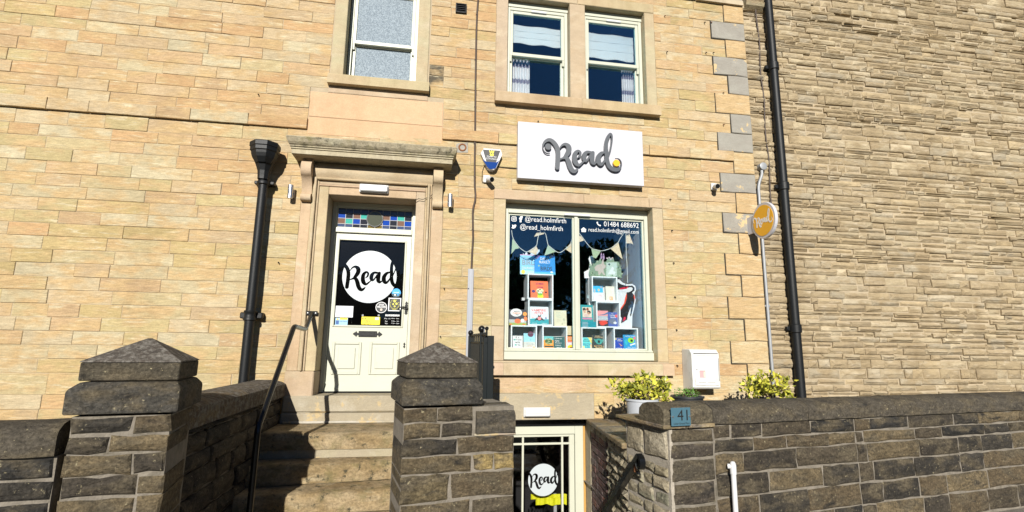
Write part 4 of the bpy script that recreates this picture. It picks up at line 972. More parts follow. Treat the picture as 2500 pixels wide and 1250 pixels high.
# projecting round sign at the corner
rx_, rz_ = 4.34, 3.29
rs = thing('round_sign', (rx_, -.3, rz_ - .24), 'round amber hanging sign with white script Read at the building corner', 'sign')
mb = MB(); mb.lathe([(.238, -.02), (.242, -.014), (.242, .014), (.238, .02)], (rx_, -.37, rz_), 40, 'x'); mb.build('rim', SIGNW, rs)
mb = MB(); mb.lathe([(.205, -.004), (.205, .0)], (rx_ - .0205, -.37, rz_), 40, 'x'); mb.build('face', YELLOW, rs)
mb = MB(); mb.box(rx_ - .012, rx_ + .012, -.20, -.01, rz_ - .12, rz_ + .12, .003); mb.build('mounting_plate', SIGNW, rs)
put_mesh('letters', ME_READ, WINK, (rx_ - .0268, -.36, rz_ - .0), rs, (.36, .05, .36), (0, 0, -math.pi / 2))

# ================================================================== WALL FIXTURES
ab = thing('alarm_box', (*at(1200, 412, -.08)[:1], -.05, at(1200, 412, -.08)[1]), 'white and blue alarm sounder box with yellow W left of the shop sign', 'alarm box')
poly_px('casing', [(1174, 374), (1181, 362), (1222, 365), (1226, 377), (1211, 411), (1205, 414), (1196, 413), (1190, 409)], -.09, WHITEP, ab, .088)
poly_px('label_plate', [(1179, 365), (1221.5, 368), (1211, 396.5), (1187.5, 395)], -.094, INK, ab, .004)
poly_px('lens', [(1178, 388), (1187, 394.5), (1212, 396.5), (1218, 392), (1210, 411), (1196, 413), (1190, 408)], -.096, plain('blue_lens', (0.005, 0.04, 0.20), .15), ab, .006)
text_px('W', 1194, 1207, 372, -.0955, YINK, ab, 10, bold=.03); poly_px('emblem', [(1195, 376), (1206, 377), (1204, 381), (1198, 381)], -.0952, YINK, ab)
text_px('Watchful Eye', 1188, 1212, 382.5, -.0955, WINK, ab, 4); text_px('CCTV & Alarms', 1186, 1213, 387.5, -.0955, WINK, ab, 4)
def cctv(px, py, label, tilt):
    x, z = at(px, py, -.02); t = thing('security_camera', (x, -.002, z - .04), label, 'security camera', 'wall cameras')
    mb = MB(); mb.box(x - .045, x + .045, -.035, -.002, z - .05, z + .05, .008); mb.build('mounting_box', WHITEP, t)
    d = Vector(tilt).normalized(); p = Vector((x, -.035, z - .005))
    mb = MB(); mb.tube([p, p + d * .05], .018, 12); mb.build('stalk', WHITEP, t)
    mb = MB(); mb.tube([p + d * .03, p + d * .035, p + d * .135], [.02, .034, .034], 16); mb.build('barrel', WHITEP, t)
    mb = MB(); mb.tube([p + d * .1352, p + d * .139], .031, 16); mb.build('lens', BLACK, t)
    return t
cctv(1188, 437, 'white bullet camera on the wall below the alarm box', (.45, -1, -.35)); cctv(1743, 456, 'white bullet camera beside the corner quoins', (-.25, -1, -.25))
for px, py, lab in ((709, 468, 'steel cylinder wall light left of the doorway'), (1099, 490, 'steel cylinder wall light right of the doorway')):
    x, z = at(px, py, -.09); t = thing('wall_light', (x, -.001, z - .08), lab, 'wall light', 'door wall lights')
    mb = MB(); mb.lathe([(.027, -.083), (.031, -.08), (.031, -.028), (.028, -.025), (.028, -.01), (.031, -.007), (.031, .08), (.027, .083)], (x, -.09, z), 16); smooth_by_angle(mb.build('cylinder', STEEL, t), 40)
    mb = MB(); mb.box(x - .012, x + .012, -.065, -.016, z - .012, z + .012); mb.box(x - .03, x + .03, -.017, -.001, z - .05, z + .05, .004); mb.build('bracket', STEEL, t)
for x0, y0, x1, y1, Y, lab in ((877, 446, 947, 470, -.10, 'white oblong bulkhead light over the front door'), (1280, 996, 1346, 1019, -.07, 'white oblong bulkhead light over the lower door')):
    a, z1 = at(x0, y0, Y); b, z0 = at(x1, y1, Y); t = thing('bulkhead_light', ((a + b) / 2, -.02, z0), lab, 'light', 'bulkhead lights')
    mb = MB(); mb.box(a, b, Y + .035, -.024 if Y < -.08 else -.008, z0, z1, .006); mb.build('base', WHITEP, t)
    mb = MB(); mb.box(a + .008, b - .008, Y, Y + .034, z0 + .008, z1 - .008, .012); mb.build('diffuser', WHITEP, t)
    mb = MB(); mb.box(a + .03, b - .03, Y - .004, Y - .0005, (z0 + z1) / 2 - .012, (z0 + z1) / 2 + .012, .002); mb.build('ridge', WHITEP, t)
a, z1 = at(1113, 7, -.02); b, z0 = at(1139, 33, -.02)
t = thing('air_vent', ((a + b) / 2, 0, z0), 'square black louvred vent on the upper wall', 'vent')
mb = MB(); frame_ring(mb, a, b, z0, z1, .014, -.03, -.003, .003); mb.build('surround', IRON, t)
for i in range(4):
    zz_ = z0 + .014 + (z1 - z0 - .028) * i / 4; mb = MB(); mb.prism([(-.028, zz_ + .002), (-.028, zz_ + .006), (-.006, zz_ + .031), (-.004, zz_ + .002)], a + .014, b - .014); mb.build('slat', IRON, t)
pc = [(1168, -8), (1165, 30), (1163, 80), (1162, 140), (1161, 200), (1160.5, 260), (1160, 320), (1159, 400), (1159, 455), (1161, 475), (1160, 490), (1156, 505), (1154, 520), (1154.5, 555), (1155, 580), (1152.5, 620), (1151, 662)]
t = thing('wall_cable', (at(1151, 662, -.012)[0], -.012, at(1151, 662)[1]), 'brown cable clipped down the wall between door and shop window', 'cable')
mb = MB(); mb.tube([(p[0], -.014, p[1]) for p in (at(*q, -.014) for q in pc)], .0125, 8); smooth_by_angle(mb.build('cable', CABLEM, t), 60)
for q in ((1164.5, 35), (1161.5, 145), (1160.5, 260), (1159, 350), (1159, 430), (1154.3, 560)):
    x, z = at(*q, -.02); mb = MB(); mb.box(x - .014, x + .014, -.028, 0.0, z - .005, z + .005, .002); mb.build('clip', CABLEM, t)
a, z1 = at(1143, 656, -.03); b = at(1157, 656, -.03)[0]
t = thing('cable_trunking', ((a + b) / 2, -.003, 1.2), 'pale grey plastic trunking below the brown cable', 'trunking')
mb = MB(); mb.box(a, b, -.03, -.004, 1.1, z1, .004); mb.build('body', TRUNK, t)
mb = MB(); mb.box(a + .018, b - .018, -.036, -.0305, 1.1, z1 - .002, .002); mb.build('lid', TRUNK, t)
x, z = at(1129, 360, -.01); t = thing('pipe_stub', (x, 0, z - .05), 'rusty round pipe stub in a cement patch right of the cornice', 'pipe')
mb = MB(); mb.block(x - .075, x + .075, z - .075, z + .075, -.008, .02, .015, .006, .05, (.33, .31, .27, .3)); mb.build('patch', CEMENT, t)
mb = MB(); mb.tube([(x + .043 * math.cos(q), -.012, z + .043 * math.sin(q)) for q in np.linspace(0, 2 * math.pi, 21)], .011, 8, False); mb.build('ring', RUST, t)
disc('plug', x, z, .035, -.0095, flat('pale_plug', (.45, .40, .33)), t)
# black alarm wires
t = thing('alarm_wire', (at(1178, 440, 0)[0], -.006, at(1178, 440, 0)[1]), 'thin black wire looping from the alarm box to camera and sign', 'wire')
for pts in ([(1189, 403), (1181, 408), (1177.5, 420), (1176.5, 440), (1178, 446), (1181, 444)], [(1215, 407), (1228, 409), (1245, 411), (1266, 412)]):
    mb = MB(); mb.tube([(p[0], -.008, p[1]) for p in (at(*q, -.008) for q in pts)], .0045, 6); mb.build('wire', BCABLE, t)
mb = MB(); mb.tube([(p[0], -.06, p[1]) for p in (at(*q, -.06) for q in [(1014, 489), (1022, 485), (1032, 487), (1050, 480), (1056, 474)])], .004, 6); tag(mb.build('loose_wire', BCABLE), 'thin loose dark wire drooping at the top right of the door surround', 'wire')
# vine eyes along the right of the windows
for q in ((1622, 40), (1627, 128), (1635, 487), (1639, 563), (1643, 642), (1646, 725), (1650, 805), (1652, 892), (1735, 56), (1719, 56), (1740, 130), (1722, 130), (1765, 305), (1764, 228), (1313, 297), (681, 641), (632, 232), (1075, 821), (1143, 704), (1084, 704)):
    x, z = at(*q, 0); mb = MB(); mb.tube([(x, 0.004, z), (x, -.025, z), (x + .004, -.034, z - .012)], .0065, 6); mb.build('wall_hook', RUST if random.random() < .3 else IRON, wall)

# rainwater hopper and downpipe at the left
hx, hy = at(643, 450, -.13)[0], -.13
t = thing('downpipe', (hx, hy, 0), 'black cast iron downpipe with octagonal hopper head left of the doorway', 'downpipe')
mb = MB(); mb.lathe([(0.090, 3.680), (0.129, 3.740), (0.142, 3.780), (0.146, 3.810), (0.159, 3.820), (0.159, 3.860), (0.168, 3.870), (0.168, 3.915), (0.163, 3.925), (0.150, 3.925), (0.142, 3.840), (0.050, 3.780)], (hx, hy - .06, 0), 8, cap=False); mb.build('hopper_head', IRON, t)
mb = MB(); mb.lathe([(.06, 3.50), (.062, 3.54), (.068, 3.60), (.09, 3.66), (.112, 3.71)], (hx, hy - .03, 0), 8, cap=False); mb.build('hopper_outlet', IRON, t)
mb = MB(); mb.lathe([(.052, 0.0), (.052, 3.50)], (hx, hy, 0), 16); smooth_by_angle(mb.build('pipe', IRON, t), 40)
mb = MB(); mb.lathe([(.054, 3.44), (.07, 3.45), (.072, 3.475), (.062, 3.49), (.062, 3.52), (.068, 3.53)], (hx, hy, 0), 16); mb.box(hx - .11, hx + .11, hy + .02, 0.002, 3.46, 3.50, .006); smooth_by_angle(mb.build('collar', IRON, t), 40)
zc = at(628, 770, -.13)[1]
for zq in (zc, .4):
    mb = MB(); mb.lathe([(.054, zq - .06), (.068, zq - .055), (.068, zq - .03), (.06, zq - .02), (.06, zq + .02), (.068, zq + .03), (.068, zq + .05), (.054, zq + .055)], (hx, hy, 0), 16); mb.box(hx - .12, hx + .12, hy + .03, 0.002, zq - .035, zq + .035, .01); smooth_by_angle(mb.build('collar', IRON, t), 40)

# ================================================================== HANDRAILS AND RAILING
def fillet(P, r=.06, n=6):
    P = [Vector(p) for p in P]; out = [P[0]]
    for a, b, c in zip(P, P[1:], P[2:]):
        d1, d2 = (a - b).normalized(), (c - b).normalized(); rr = min(r, (a - b).length * .45, (c - b).length * .45)
        p, q = b + d1 * rr, b + d2 * rr
        for i in range(n + 1): u_ = i / n; out.append(p * (1 - u_) ** 2 + b * 2 * u_ * (1 - u_) + q * u_ ** 2)
    return out + [P[-1]]
hr = thing('handrail', (-1.3, -1.75, .0), 'black tubular handrail cranked down the front steps from the door surround', 'handrail')
mb = MB(); mb.tube(fillet([(-1.315, -.045, 1.965), (-1.30, -.38, 1.768), (-1.30, -.87, 1.785), (-1.30, -1.74, .94), (-1.30, -1.76, .0)], .05), .0245, 12); smooth_by_angle(mb.build('rail', BLACK, hr), 50)
mb = MB(); mb.box(-1.375, -1.25, -.062, -.052, 1.945, 1.99, .003); mb.build('fixing_plate', BLACK, hr)
for xx in (-1.357, -1.27): mb = MB(); mb.lathe([(.007, -.004), (.009, 0)], (xx, -.0625, 1.968), 8, 'y'); mb.build('bolt', STEEL, hr)
# railing beside the lower doorway
rg = thing('iron_railing', (.57, -.65, .86), 'black iron railing with ball finials behind the right gate pier', 'railing')
P0, P1 = Vector((.525, -.12, 0)), Vector((.595, -1.17, 0)); DR = (P1 - P0)
rp = lambda t_, z: (P0.x + DR.x * t_, P0.y + DR.y * t_, z)
for t_, r, zt in ((0.0, .026, 1.735), (.72, .022, 1.755), (.97, .03, 1.70)):
    mb = MB(); p = rp(t_, 0); mb.box(p[0] - r, p[0] + r, p[1] - r, p[1] + r, .86, zt, .004); mb.build('post', DGREEN, rg)
    if t_ < .9:
        mb = MB(); mb.ball((p[0], p[1], zt + .033), .038 if t_ else .033); mb.lathe([(.015, zt), (.012, zt + .012)], (p[0], p[1], 0), 10); smooth_by_angle(mb.build('ball_finial', BLACK, rg), 60)
p = rp(.9, 0); mb = MB(); mb.tube([(p[0] + .02, p[1], 1.66), (p[0] + .02, p[1], 1.775)], .009, 8); mb.ball((p[0] + .02, p[1], 1.79), .02); mb.build('ball_finial', BLACK, rg)
for z in (1.735, 1.655, 1.0): mb = MB(); mb.tube([rp(0, z), rp(1, z - .012 if z > 1.5 else z)], .012, 4); mb.build('rail', DGREEN, rg)
for i in range(1, 15): mb = MB(); p = rp(i / 15.5, 0); mb.box(p[0] - .008, p[0] + .008, p[1] - .019, p[1] + .019, .90, 1.655 if i % 2 else 1.75); mb.build('bar', DGREEN, rg)
mb = MB(); p = rp(.99, 0); mb.box(p[0] + .01, p[0] + .075, p[1] - .02, p[1] + .03, .86, 1.715, .003); mb.build('gate_stile', DGREEN, rg)
mb = MB(); p = rp(.75, 0); mb.tube([(p[0] + .02, p[1] - .03, .88), (p[0] + .02, p[1] - .03, 1.79)], .006, 6); mb.build('drop_bolt', GALV, rg)
# handrail down to the lower door, right side
def BXp(px, py, X):
    d = FW + (px - 1250) / FPX * RT + (625 - py) / FPX * UP; p = CAM + d * (X / d[0]); return Vector([float(v) for v in p])
h2 = thing('handrail', (1.83, -1.6, .2), 'flat black iron handrail with curled end on the wall by the lower steps', 'handrail')
e0 = BXp(1562, 1113, 1.80); e1 = BXp(1478, 1250, 1.80); dd = (e1 - e0).normalized(); e2 = e0 + dd * 2.1
mb = MB(); q = [e0 + Vector((0, -.0, .0)), e0 + dd * .06, e2]; sd_ = Vector((1, 0, 0)); up_ = sd_.cross(dd).normalized()
vs = []
for p in (e0, e2): vs += [p + sd_ * a + up_ * b for a, b in ((-.028, -.022), (.028, -.022), (.028, .022), (-.028, .022))]
mb.add(vs, [(0, 1, 2, 3), (4, 5, 6, 7)] + [(i, (i + 1) % 4, 4 + (i + 1) % 4, 4 + i) for i in range(4)]); mb.build('rail', BLACK, h2)
mb = MB(); n_ = 14; rr = .056; cc = e0 + Vector((0, 0, -rr))
vs = []; fs = []
for i in range(n_ + 1):
    a_ = math.pi / 2 + .2 + i / n_ * 4.6; r_ = rr * (1 - .45 * i / n_); pp = cc + Vector((0, math.cos(a_) * r_, math.sin(a_) * r_)); nn = Vector((0, math.cos(a_), math.sin(a_))) * .012
    vs += [pp + sd_ * -.028 - nn, pp + sd_ * .024 - nn, pp + sd_ * .024 + nn, pp + sd_ * -.024 + nn]
for i in range(n_): fs += [(i * 4 + j, i * 4 + (j + 1) % 4, i * 4 + 4 + (j + 1) % 4, i * 4 + 4 + j) for j in range(4)]
fs += [(0, 1, 2, 3), tuple(n_ * 4 + j for j in range(4))]; mb.add(vs, fs); mb.build('curl', BLACK, h2)
wq = BXp(1578, 1162, 1.93); wq.x = 1.925
mb = MB(); mb.tube([e0 + dd * .12, e0 + dd * .14 + Vector((0, 0, -.05)), e0 + dd * .10 + Vector((.03, 0, -.10)), wq + Vector((-.05, 0, -.02)), wq], .008, 8); mb.build('bracket', BLACK, h2)
mb = MB(); mb.tube([e0 + dd * .125 + Vector((0, 0, -.02)), e0 + dd * .135 + Vector((0, 0, -.065))], .012, 8); mb.build('rusty_collar', RUST, h2)
mb = MB(); mb.lathe([(.028, -.012), (.032, 0), (.03, .012)], tuple(wq), 12, 'x'); mb.build('wall_rose', BLACK, h2)
# matching rail end on the left of the lower steps
h3 = thing('handrail', (.72, -2.2, .2), 'black iron handrail end showing past the short wall by the lower door', 'handrail')
g0 = Vector((.70, -2.02, at(1266, 1122, -2.02)[1])); dd2 = Vector((0, .72, -.60)).normalized()
mb = MB(); mb.tube([g0, g0 + dd2 * 1.9], .022, 8); mb.build('rail', BLACK, h3)
mb = MB(); mb.ball(tuple(g0), .032); mb.tube([g0, g0 + Vector((0, -.02, -.06)), g0 + Vector((0, 0, -.12)), g0 + Vector((-.0, .06, -.14))], .012, 8); smooth_by_angle(mb.build('curl', BLACK, h3), 60)
mb = MB(); mb.tube([g0 + dd2 * .2, g0 + dd2 * .2 + Vector((-.02, 0, -.1)), g0 + dd2 * .2 + Vector((-.055, 0, -.1))], .008, 6); mb.build('bracket', BLACK, h3)

# ================================================================== METER BOX, NUMBER PLATE, WHITE PIPE
mt = thing('meter_box', (3.46, -.12, 1.10), 'weathered white wall meter cabinet right of the shop window', 'meter box')
mb = MB(); mb.prism([(-.001, 1.105), (-.23, 1.125), (-.252, 1.145), (-.252, 1.555), (-.20, 1.605), (-.001, 1.61)], 3.275, 3.645); bev(mb.build('cabinet', GRP, mt), .006)
mb = MB(); mb.box(3.305, 3.622, -.262, -.2525, 1.17, 1.55, .003); mb.build('door', GRP, mt)
mb = MB(); mb.box(3.30, 3.628, -.2575, -.2525, 1.551, 1.56); mb.build('door_gap', INK, mt)
for a, b, z in ((3.34, 3.45, 1.525), (3.465, 3.57, 1.525), (3.35, 3.45, 1.20), (3.47, 3.57, 1.20)): rect('slot', a, b, z, z + .006, -.2632, flat('slot_grey', (.25, .25, .24)), mt)
mb = MB(); mb.lathe([(.009, 0), (.009, .006)], (3.33, -.267, 1.36), 10, 'y'); mb.build('lock', GALV, mt)
st_ = rect('sticker', 3.365, 3.445, 1.262, 1.35, -.2635, flat('faded_pink', (.66, .33, .33)), mt)
rect('sticker_panel', 3.42, 3.443, 1.27, 1.335, -.2642, flat('pale_lime', (.64, .63, .42)), mt); rect('sticker_bar', 3.368, 3.442, 1.335, 1.345, -.2642, flat('deeper_pink', (.7, .28, .3)), mt)
mb = MB(); mb.box(3.628, 3.634, -.258, -.2525, 1.22, 1.50); mb.build('hinge', flat('slot_grey', (.25, .25, .24)), mt)
mb = MB(); mb.box(3.335, 3.375, -.10, -.06, .70, 1.11, .006); mb.build('supply_duct', WHITEP, mt)
npx = lambda p: front(p[0], p[1] * -1, p[2])
nplate = thing('number_plate', front(1.94, .05, 1.0), 'blue grey glass house number plate reading 41 on the right wall', 'number plate')
mb = MB(fx); mb.box(1.848, 2.035, -.056, -.048, .998, 1.14, .002); mb.build('glass_plate', plain('blue_grey_glass', (0.06, 0.13, 0.17), .12, var=.05, scale=8), nplate)
for s_ in (1.862, 2.022):
    mb = MB(fx); mb.lathe([(.007, -.064), (.008, -.058), (.006, -.02)], (s_, 0, 1.072), 10, 'y'); mb.build('standoff', STEEL, nplate)
def front_text(sx, s0, s1, zc, h, off, mat, parent):
    me, lo_, hi_ = text_me(sx); me = me.copy(); p0 = front(s0, off, zc)
    for v in me.vertices:
        a_ = (v.co.x - lo_[0]) / (hi_[0] - lo_[0]) * (s1 - s0); v.co = (a_ * FU[0], a_ * FU[1], (v.co.y - (lo_[1] + hi_[1]) / 2) / (hi_[1] - lo_[1]) * h)
    me.materials.clear(); me.materials.append(mat); me.update(); return link('lettering', me, p0, parent)
front_text('41', 1.905, 2.005, 1.082, .082, .0575, INK, nplate); front_text('Lower Ground Floor', 1.868, 2.022, 1.018, .015, .0575, INK, nplate)
wp = thing('white_pipe', front(2.433, .05, 0), 'white plastic overflow pipe standing against the right boundary wall', 'pipe')
c0_ = front(2.433, .055, 0)
mb = MB(); mb.lathe([(.021, 0), (.021, .62)], c0_, 14); smooth_by_angle(mb.build('pipe', WHITEP, wp), 40)
mb = MB(); mb.lathe([(.025, .60), (.026, .615), (.026, .67), (.021, .69), (.012, .70)], c0_, 14); smooth_by_angle(mb.build('coupling', WHITEP, wp), 40)
mb = MB(); mb.tube([(c0_[0], c0_[1], .66), front(2.40, .03, .66)], .02, 10); mb.build('elbow', WHITEP, wp)

# ================================================================== DOOR FURNITURE AND STICKERS
FY = DLY + .0185                       # just in front of the door glass
def dpx(px, py): return at(px, py, DLY)
a, z1 = dpx(876, 808); b, z0 = dpx(920, 823)
mb = MB(); mb.box(a, b, DLY - .012, DLY - .0005, z0, z1, .004); lp = mb.build('letter_plate', IRON, door)
mb = MB(); mb.box(a + .03, b - .03, DLY - .0165, DLY - .0125, z0 + .014, z1 - .014, .003); mb.build('letter_flap', IRON, door)
def fleur(name, tip, base, w, parent, Y):
    t0, b0_ = Vector((tip[0], tip[1])), Vector((base[0], base[1])); ax = (t0 - b0_); sdv = Vector((-ax.y, ax.x)).normalized() * w
    o_ = [(0, .35), (.25, .3), (.35, .75), (.5, .95), (.55, .6), (.75, .45), (1, 0)]
    pts = [b0_ + ax * u_ + sdv * v_ for u_, v_ in o_] + [b0_ + ax * u_ - sdv * v_ for u_, v_ in reversed(o_[:-1])]
    mb = MB(); n = len(pts); mb.v = [(p.x, Y - .010, p.y) for p in pts] + [(p.x, Y - .0005, p.y) for p in pts]; mb.c = [mb.tint] * (2 * n)
    mb.f = [tuple(range(n)), tuple(range(n, 2 * n))[::-1]] + [(i, (i + 1) % n, n + (i + 1) % n, n + i) for i in range(n)]
    return mb.build(name, IRON, parent)
zm = (z0 + z1) / 2
fleur('letter_plate_end', (a - .07, zm), (a + .004, zm), .036, door, DLY); fleur('letter_plate_end', (b + .065, zm), (b - .004, zm), .036, door, DLY)
hx_, hz_ = dpx(992, 752)
mb = MB(); mb.box(hx_ - .018, hx_ + .018, DLY - .012, DLY - .0005, hz_ - .055, hz_ + .045, .004); mb.lathe([(.02, -.03), (.02, 0)], (hx_, DLY - .0125, hz_ + .005), 12, 'y'); mb.build('handle_plate', IRON, door)
fleur('handle_plate_end', (hx_, hz_ + .085), (hx_, hz_ + .04), .022, door, DLY); fleur('handle_plate_end', (hx_ - .004, hz_ - .085), (hx_, hz_ - .05), -.024, door, DLY)
mb = MB(); mb.tube([(hx_, DLY - .035, hz_ + .005), (hx_ - .04, DLY - .05, hz_ + .008), (hx_ - .085, DLY - .05, hz_ + .004), (hx_ - .095, DLY - .048, hz_ - .02), (hx_ - .08, DLY - .046, hz_ - .03)], [.011, .009, .008, .007, .005], 8); smooth_by_angle(mb.build('handle_lever', IRON, door), 60)
ex, ez = dpx(987, 843)
fleur('keyhole_plate', (ex, ez + .036), (ex, ez - .002), .016, door, DLY); fleur('keyhole_plate', (ex, ez - .036), (ex, ez + .002), .016, door, DLY)
cxd, czd = at(902.5, 675.5, FY); rd = (at(968.5, 680, FY)[0] - at(836.5, 672, FY)[0]) / 2
put_mesh('disc_logo', ME_DISC, VINYL, (cxd, FY - .001, czd), door, rd / RD)
def sticker(name, parent=door): return name
s1_ = rect_px('notice', 820, 746.5, 861, 775, FY - .0012, flat('notice_paper', (.62, .64, .67)), door)
text_px('Read', 834, 846, 755, FY - .0025, flat('grey_print', (.25, .25, .27)), door, 6)
for i, w in enumerate((22, 16, 24, 20)): rect_px('print_line', 826, 761 + i * 3, 826 + w, 762 + i * 3, FY - .0022, flat('faint_print', (.48, .49, .52)), door)
rect_px('sticker', 819, 776, 848, 796, FY - .0010, flat('pale_blue_print', (.25, .47, .62)), door); rect_px('sticker', 830, 775.5, 848, 781, FY - .0018, YINK, door)
text_px('CCTV', 833, 846, 778.3, FY - .0024, INK, door, 3.6); text_px('MEMBER', 829, 847, 784.5, FY - .0018, flat('navy_print', (.01, .04, .16)), door, 3.4); rect_px('sticker_emblem', 820, 782, 827, 792, FY - .0018, flat('navy_blue', (.01, .07, .25)), door)
poly_px('warning_triangle', [(821, 781), (824, 776), (827.5, 781)], FY - .0019, YINK, door, .0005)
os_ = thing('open_sign', (*at(904, 793, DLY - .004)[:1], DLY + .01, at(904, 793, DLY)[1]), 'small yellow OPEN sign hanging on the glass of the front door', 'sign')
oy = FY - .010
a, z1 = at(883, 773, oy); b, z0 = at(927, 793, oy); mb = MB(); mb.box(a, b, oy, oy + .004, z0, z1, .0015); mb.build('board', flat('bright_yellow', (.80, .66, .01)), os_)
text_px('OPEN', 887.5, 905, 786.5, oy - .0008, INK, os_, 10); rect_px('white_patch', 916, 775, 925, 781, oy - .0008, WINK, os_, .0006)
for px in (886, 891.5): disc('paw_print', *at(px, 778, oy), .009, oy - .0012, INK, os_, .001, 10)
for px in (885.5, 924.5): disc('suction_cup', *at(px, 770, oy), .013, oy - .001, flat('clear_plastic', (.30, .31, .32), .15), os_, .009, 14)
cx2, cz2 = at(931, 750.5, FY); r2 = .070
disc('sticker', cx2, cz2, r2, FY - .0012, WINK, door); disc('sticker_face', cx2, cz2, r2 * .9, FY - .0022, flat('dark_slate', (.018, .022, .025)), door)
text('DOGS', cx2 - .030, cx2 + .030, cz2 + .034, FY - .0030, WINK, door, .022, bold=.02); text('WELCOME', cx2 - .055, cx2 + .055, cz2 + .006, FY - .0030, WINK, door, .024, bold=.02); disc('dog_face', cx2, cz2 - .028, .016, FY - .003, flat('tan', (.5, .42, .35)), door, .0006, 10)
rect_px('sticker', 949, 727, 978, 760, FY - .0012, WINK, door); rect_px('sticker_face', 951, 729, 976, 758, FY - .0022, INK, door)
qx, qz = at(963.5, 743, FY)
for px, py, r in ((963.5, 735.5, .016), (960, 742.5, .012), (968, 741.5, .015), (963.5, 748, .012)): disc('paw_pad', *at(px, py, FY), r, FY - .0030, flat('lemon', (.55, .52, .06)), door, .0006, 12)
for ws, a0_, a1_, up in (('WELCOME ARE', 200, -20, 1), ('WELCOME', 215, 325, 0)):
    for i, ch_ in enumerate(ws):
        if ch_ == ' ': continue
        an = math.radians(a0_ + (a1_ - a0_) * i / (len(ws) - 1)); disc('ring_letter', qx + .055 * math.cos(an), qz + .058 * math.sin(an), .0055, FY - .003, flat('lemon', (.55, .52, .06)), door, .0006, 6)
text_px('HERE', 958, 968, 755.5, FY - .003, flat('lemon', (.55, .52, .06)), door, 3)
cx3, cz3 = at(967.5, 715, FY); disc('sticker', cx3, cz3, .056, FY - .0014, BINK, door); mb = MB(); n = 16
pts = [(cx3 + .056 * math.cos(math.radians(180 + 180 * i / n)), cz3 - .012 + .0435 * math.sin(math.radians(180 + 180 * i / n))) for i in range(n + 1)]
mb.v = [(x, FY - .0024, z) for x, z in pts]; mb.c = [mb.tint] * len(pts); mb.f = [tuple(range(n + 1))]; mb.build('sticker_base', flat('deep_teal', (.01, .05, .07)), door)
text('SHOP INDIE', cx3 - .034, cx3 + .034, cz3 + .004, FY - .003, WINK, door, .014, bold=.02); disc('sticker_mark', cx3 - .014, cz3 - .026, .010, FY - .003, WINK, door, .0006, 12); rect('sticker_mark', cx3 + .012, cx3 + .032, cz3 - .034, cz3 - .017, FY - .003, BINK, door)
rect_px('hours_heading', 941, 767.5, 975, 772.5, FY - .0012, WINK, door); text_px('OPENING HOURS', 942, 974, 770, FY - .0022, INK, door, 3.6, bold=.01)
for py, d_, h_ in ((777.8, 'Mon - Fri', '10am - 4pm'), (784.3, 'Sat', '9.30am - 4pm'), (789.6, 'Sun', '11am - 3pm')):
    text_px(d_, 938.5 if len(d_) > 4 else 940, 953 if len(d_) > 4 else 946, py, FY - .0014, WINK, door, 2.8); text_px(h_, 955.5, 974, py, FY - .0014, WINK, door, 2.8)
# lower door logo and the yellow awning print seen through the glass
cxb, czb = at(1326.5, 1172, BY + .03); rdb = .188
put_mesh('disc_logo', ME_DISC, VINYL, (cxb, BY + .04, czb), ld, rdb / RD)
hv = thing('yellow_fabric', (at(1340, 1236, .42)[0], .42, at(1340, 1236, .42)[1]), 'bright yellow folded fabric behind the lower door glass', 'fabric')
for (xa_, xb_, ya_, yb_, Y_) in ((1296, 1384, 1206, 1218, .44), (1308, 1384, 1215, 1232, .40)):
    mb = MB(); n = 24; vs = []
    for i in range(n + 1):
        px = xa_ + (xb_ - xa_) * i / n; tp_ = at(px, ya_ + 1.2 * math.sin(i * .55) , Y_); bt_ = at(px, yb_ + 1.6 * math.sin(i * .5 + 1), Y_); yy = Y_ + .015 * math.sin(i * .9)
        vs += [(tp_[0], yy, tp_[1]), (bt_[0], yy, bt_[1])]
    mb.add(vs, [(2 * i, 2 * i + 2, 2 * i + 3, 2 * i + 1) for i in range(n)]); md = mb.build('fold', flat('hi_vis_yellow', (.50, .50, .01)), hv).modifiers.new('s', 'SOLIDIFY'); md.thickness = .006
mb = MB(); x_, z_ = at(1355, 1245, .47); mb.box(x_ - .02, x_ + .02, .45, .49, -1.39, at(1340, 1205, .47)[1], .004); mb.build('stand', GALV, hv)

# ================================================================== SHOP WINDOW LETTERING
GY = ws_y + .046
wl_i = shopw
text_px('@read.holmfirth', 1282, 1382, 538, GY, WINK, wl_i, 16, bold=-.008); text_px('@read_holmfirth', 1270, 1374, 557, GY, WINK, wl_i, 16, bold=-.008)
text_px('01484 688692', 1474.5, 1559, 548.5, GY, WINK, wl_i, 12, bold=-.008); text_px('read.holmfirth@gmail.com', 1437, 1559, 564.5, GY, WINK, wl_i, 13, bold=-.008)
def field_icon(name, f, px, py, size, Y, mat, parent):
    x, z = at(px, py, Y); xs3, zs3, X3, Z3 = grid(-1.05, 1.05, -1.05, 1.05, .05)
    return put_mesh(name, field_mesh(name, f(X3, Z3), xs3, zs3, 0), mat, (x, Y, z), parent, size)
rbox = lambda X, Z, w, h, r: np.hypot(np.maximum(abs(X) - w + r, 0), np.maximum(abs(Z) - h + r, 0)) + np.minimum(np.maximum(abs(X) - w + r, abs(Z) - h + r), 0) - r
cam_f = lambda X, Z: np.minimum(np.minimum(abs(rbox(X, Z, .88, .88, .4)) - .1, abs(np.hypot(X, Z) - .42) - .1), np.hypot(X - .5, Z - .5) - .12)
field_icon('camera_icon', cam_f, 1255, 534.5, .034, GY, WINK, wl_i); text_px('f', 1267.5, 1276, 535, GY, WINK, wl_i, 15, bold=.05)
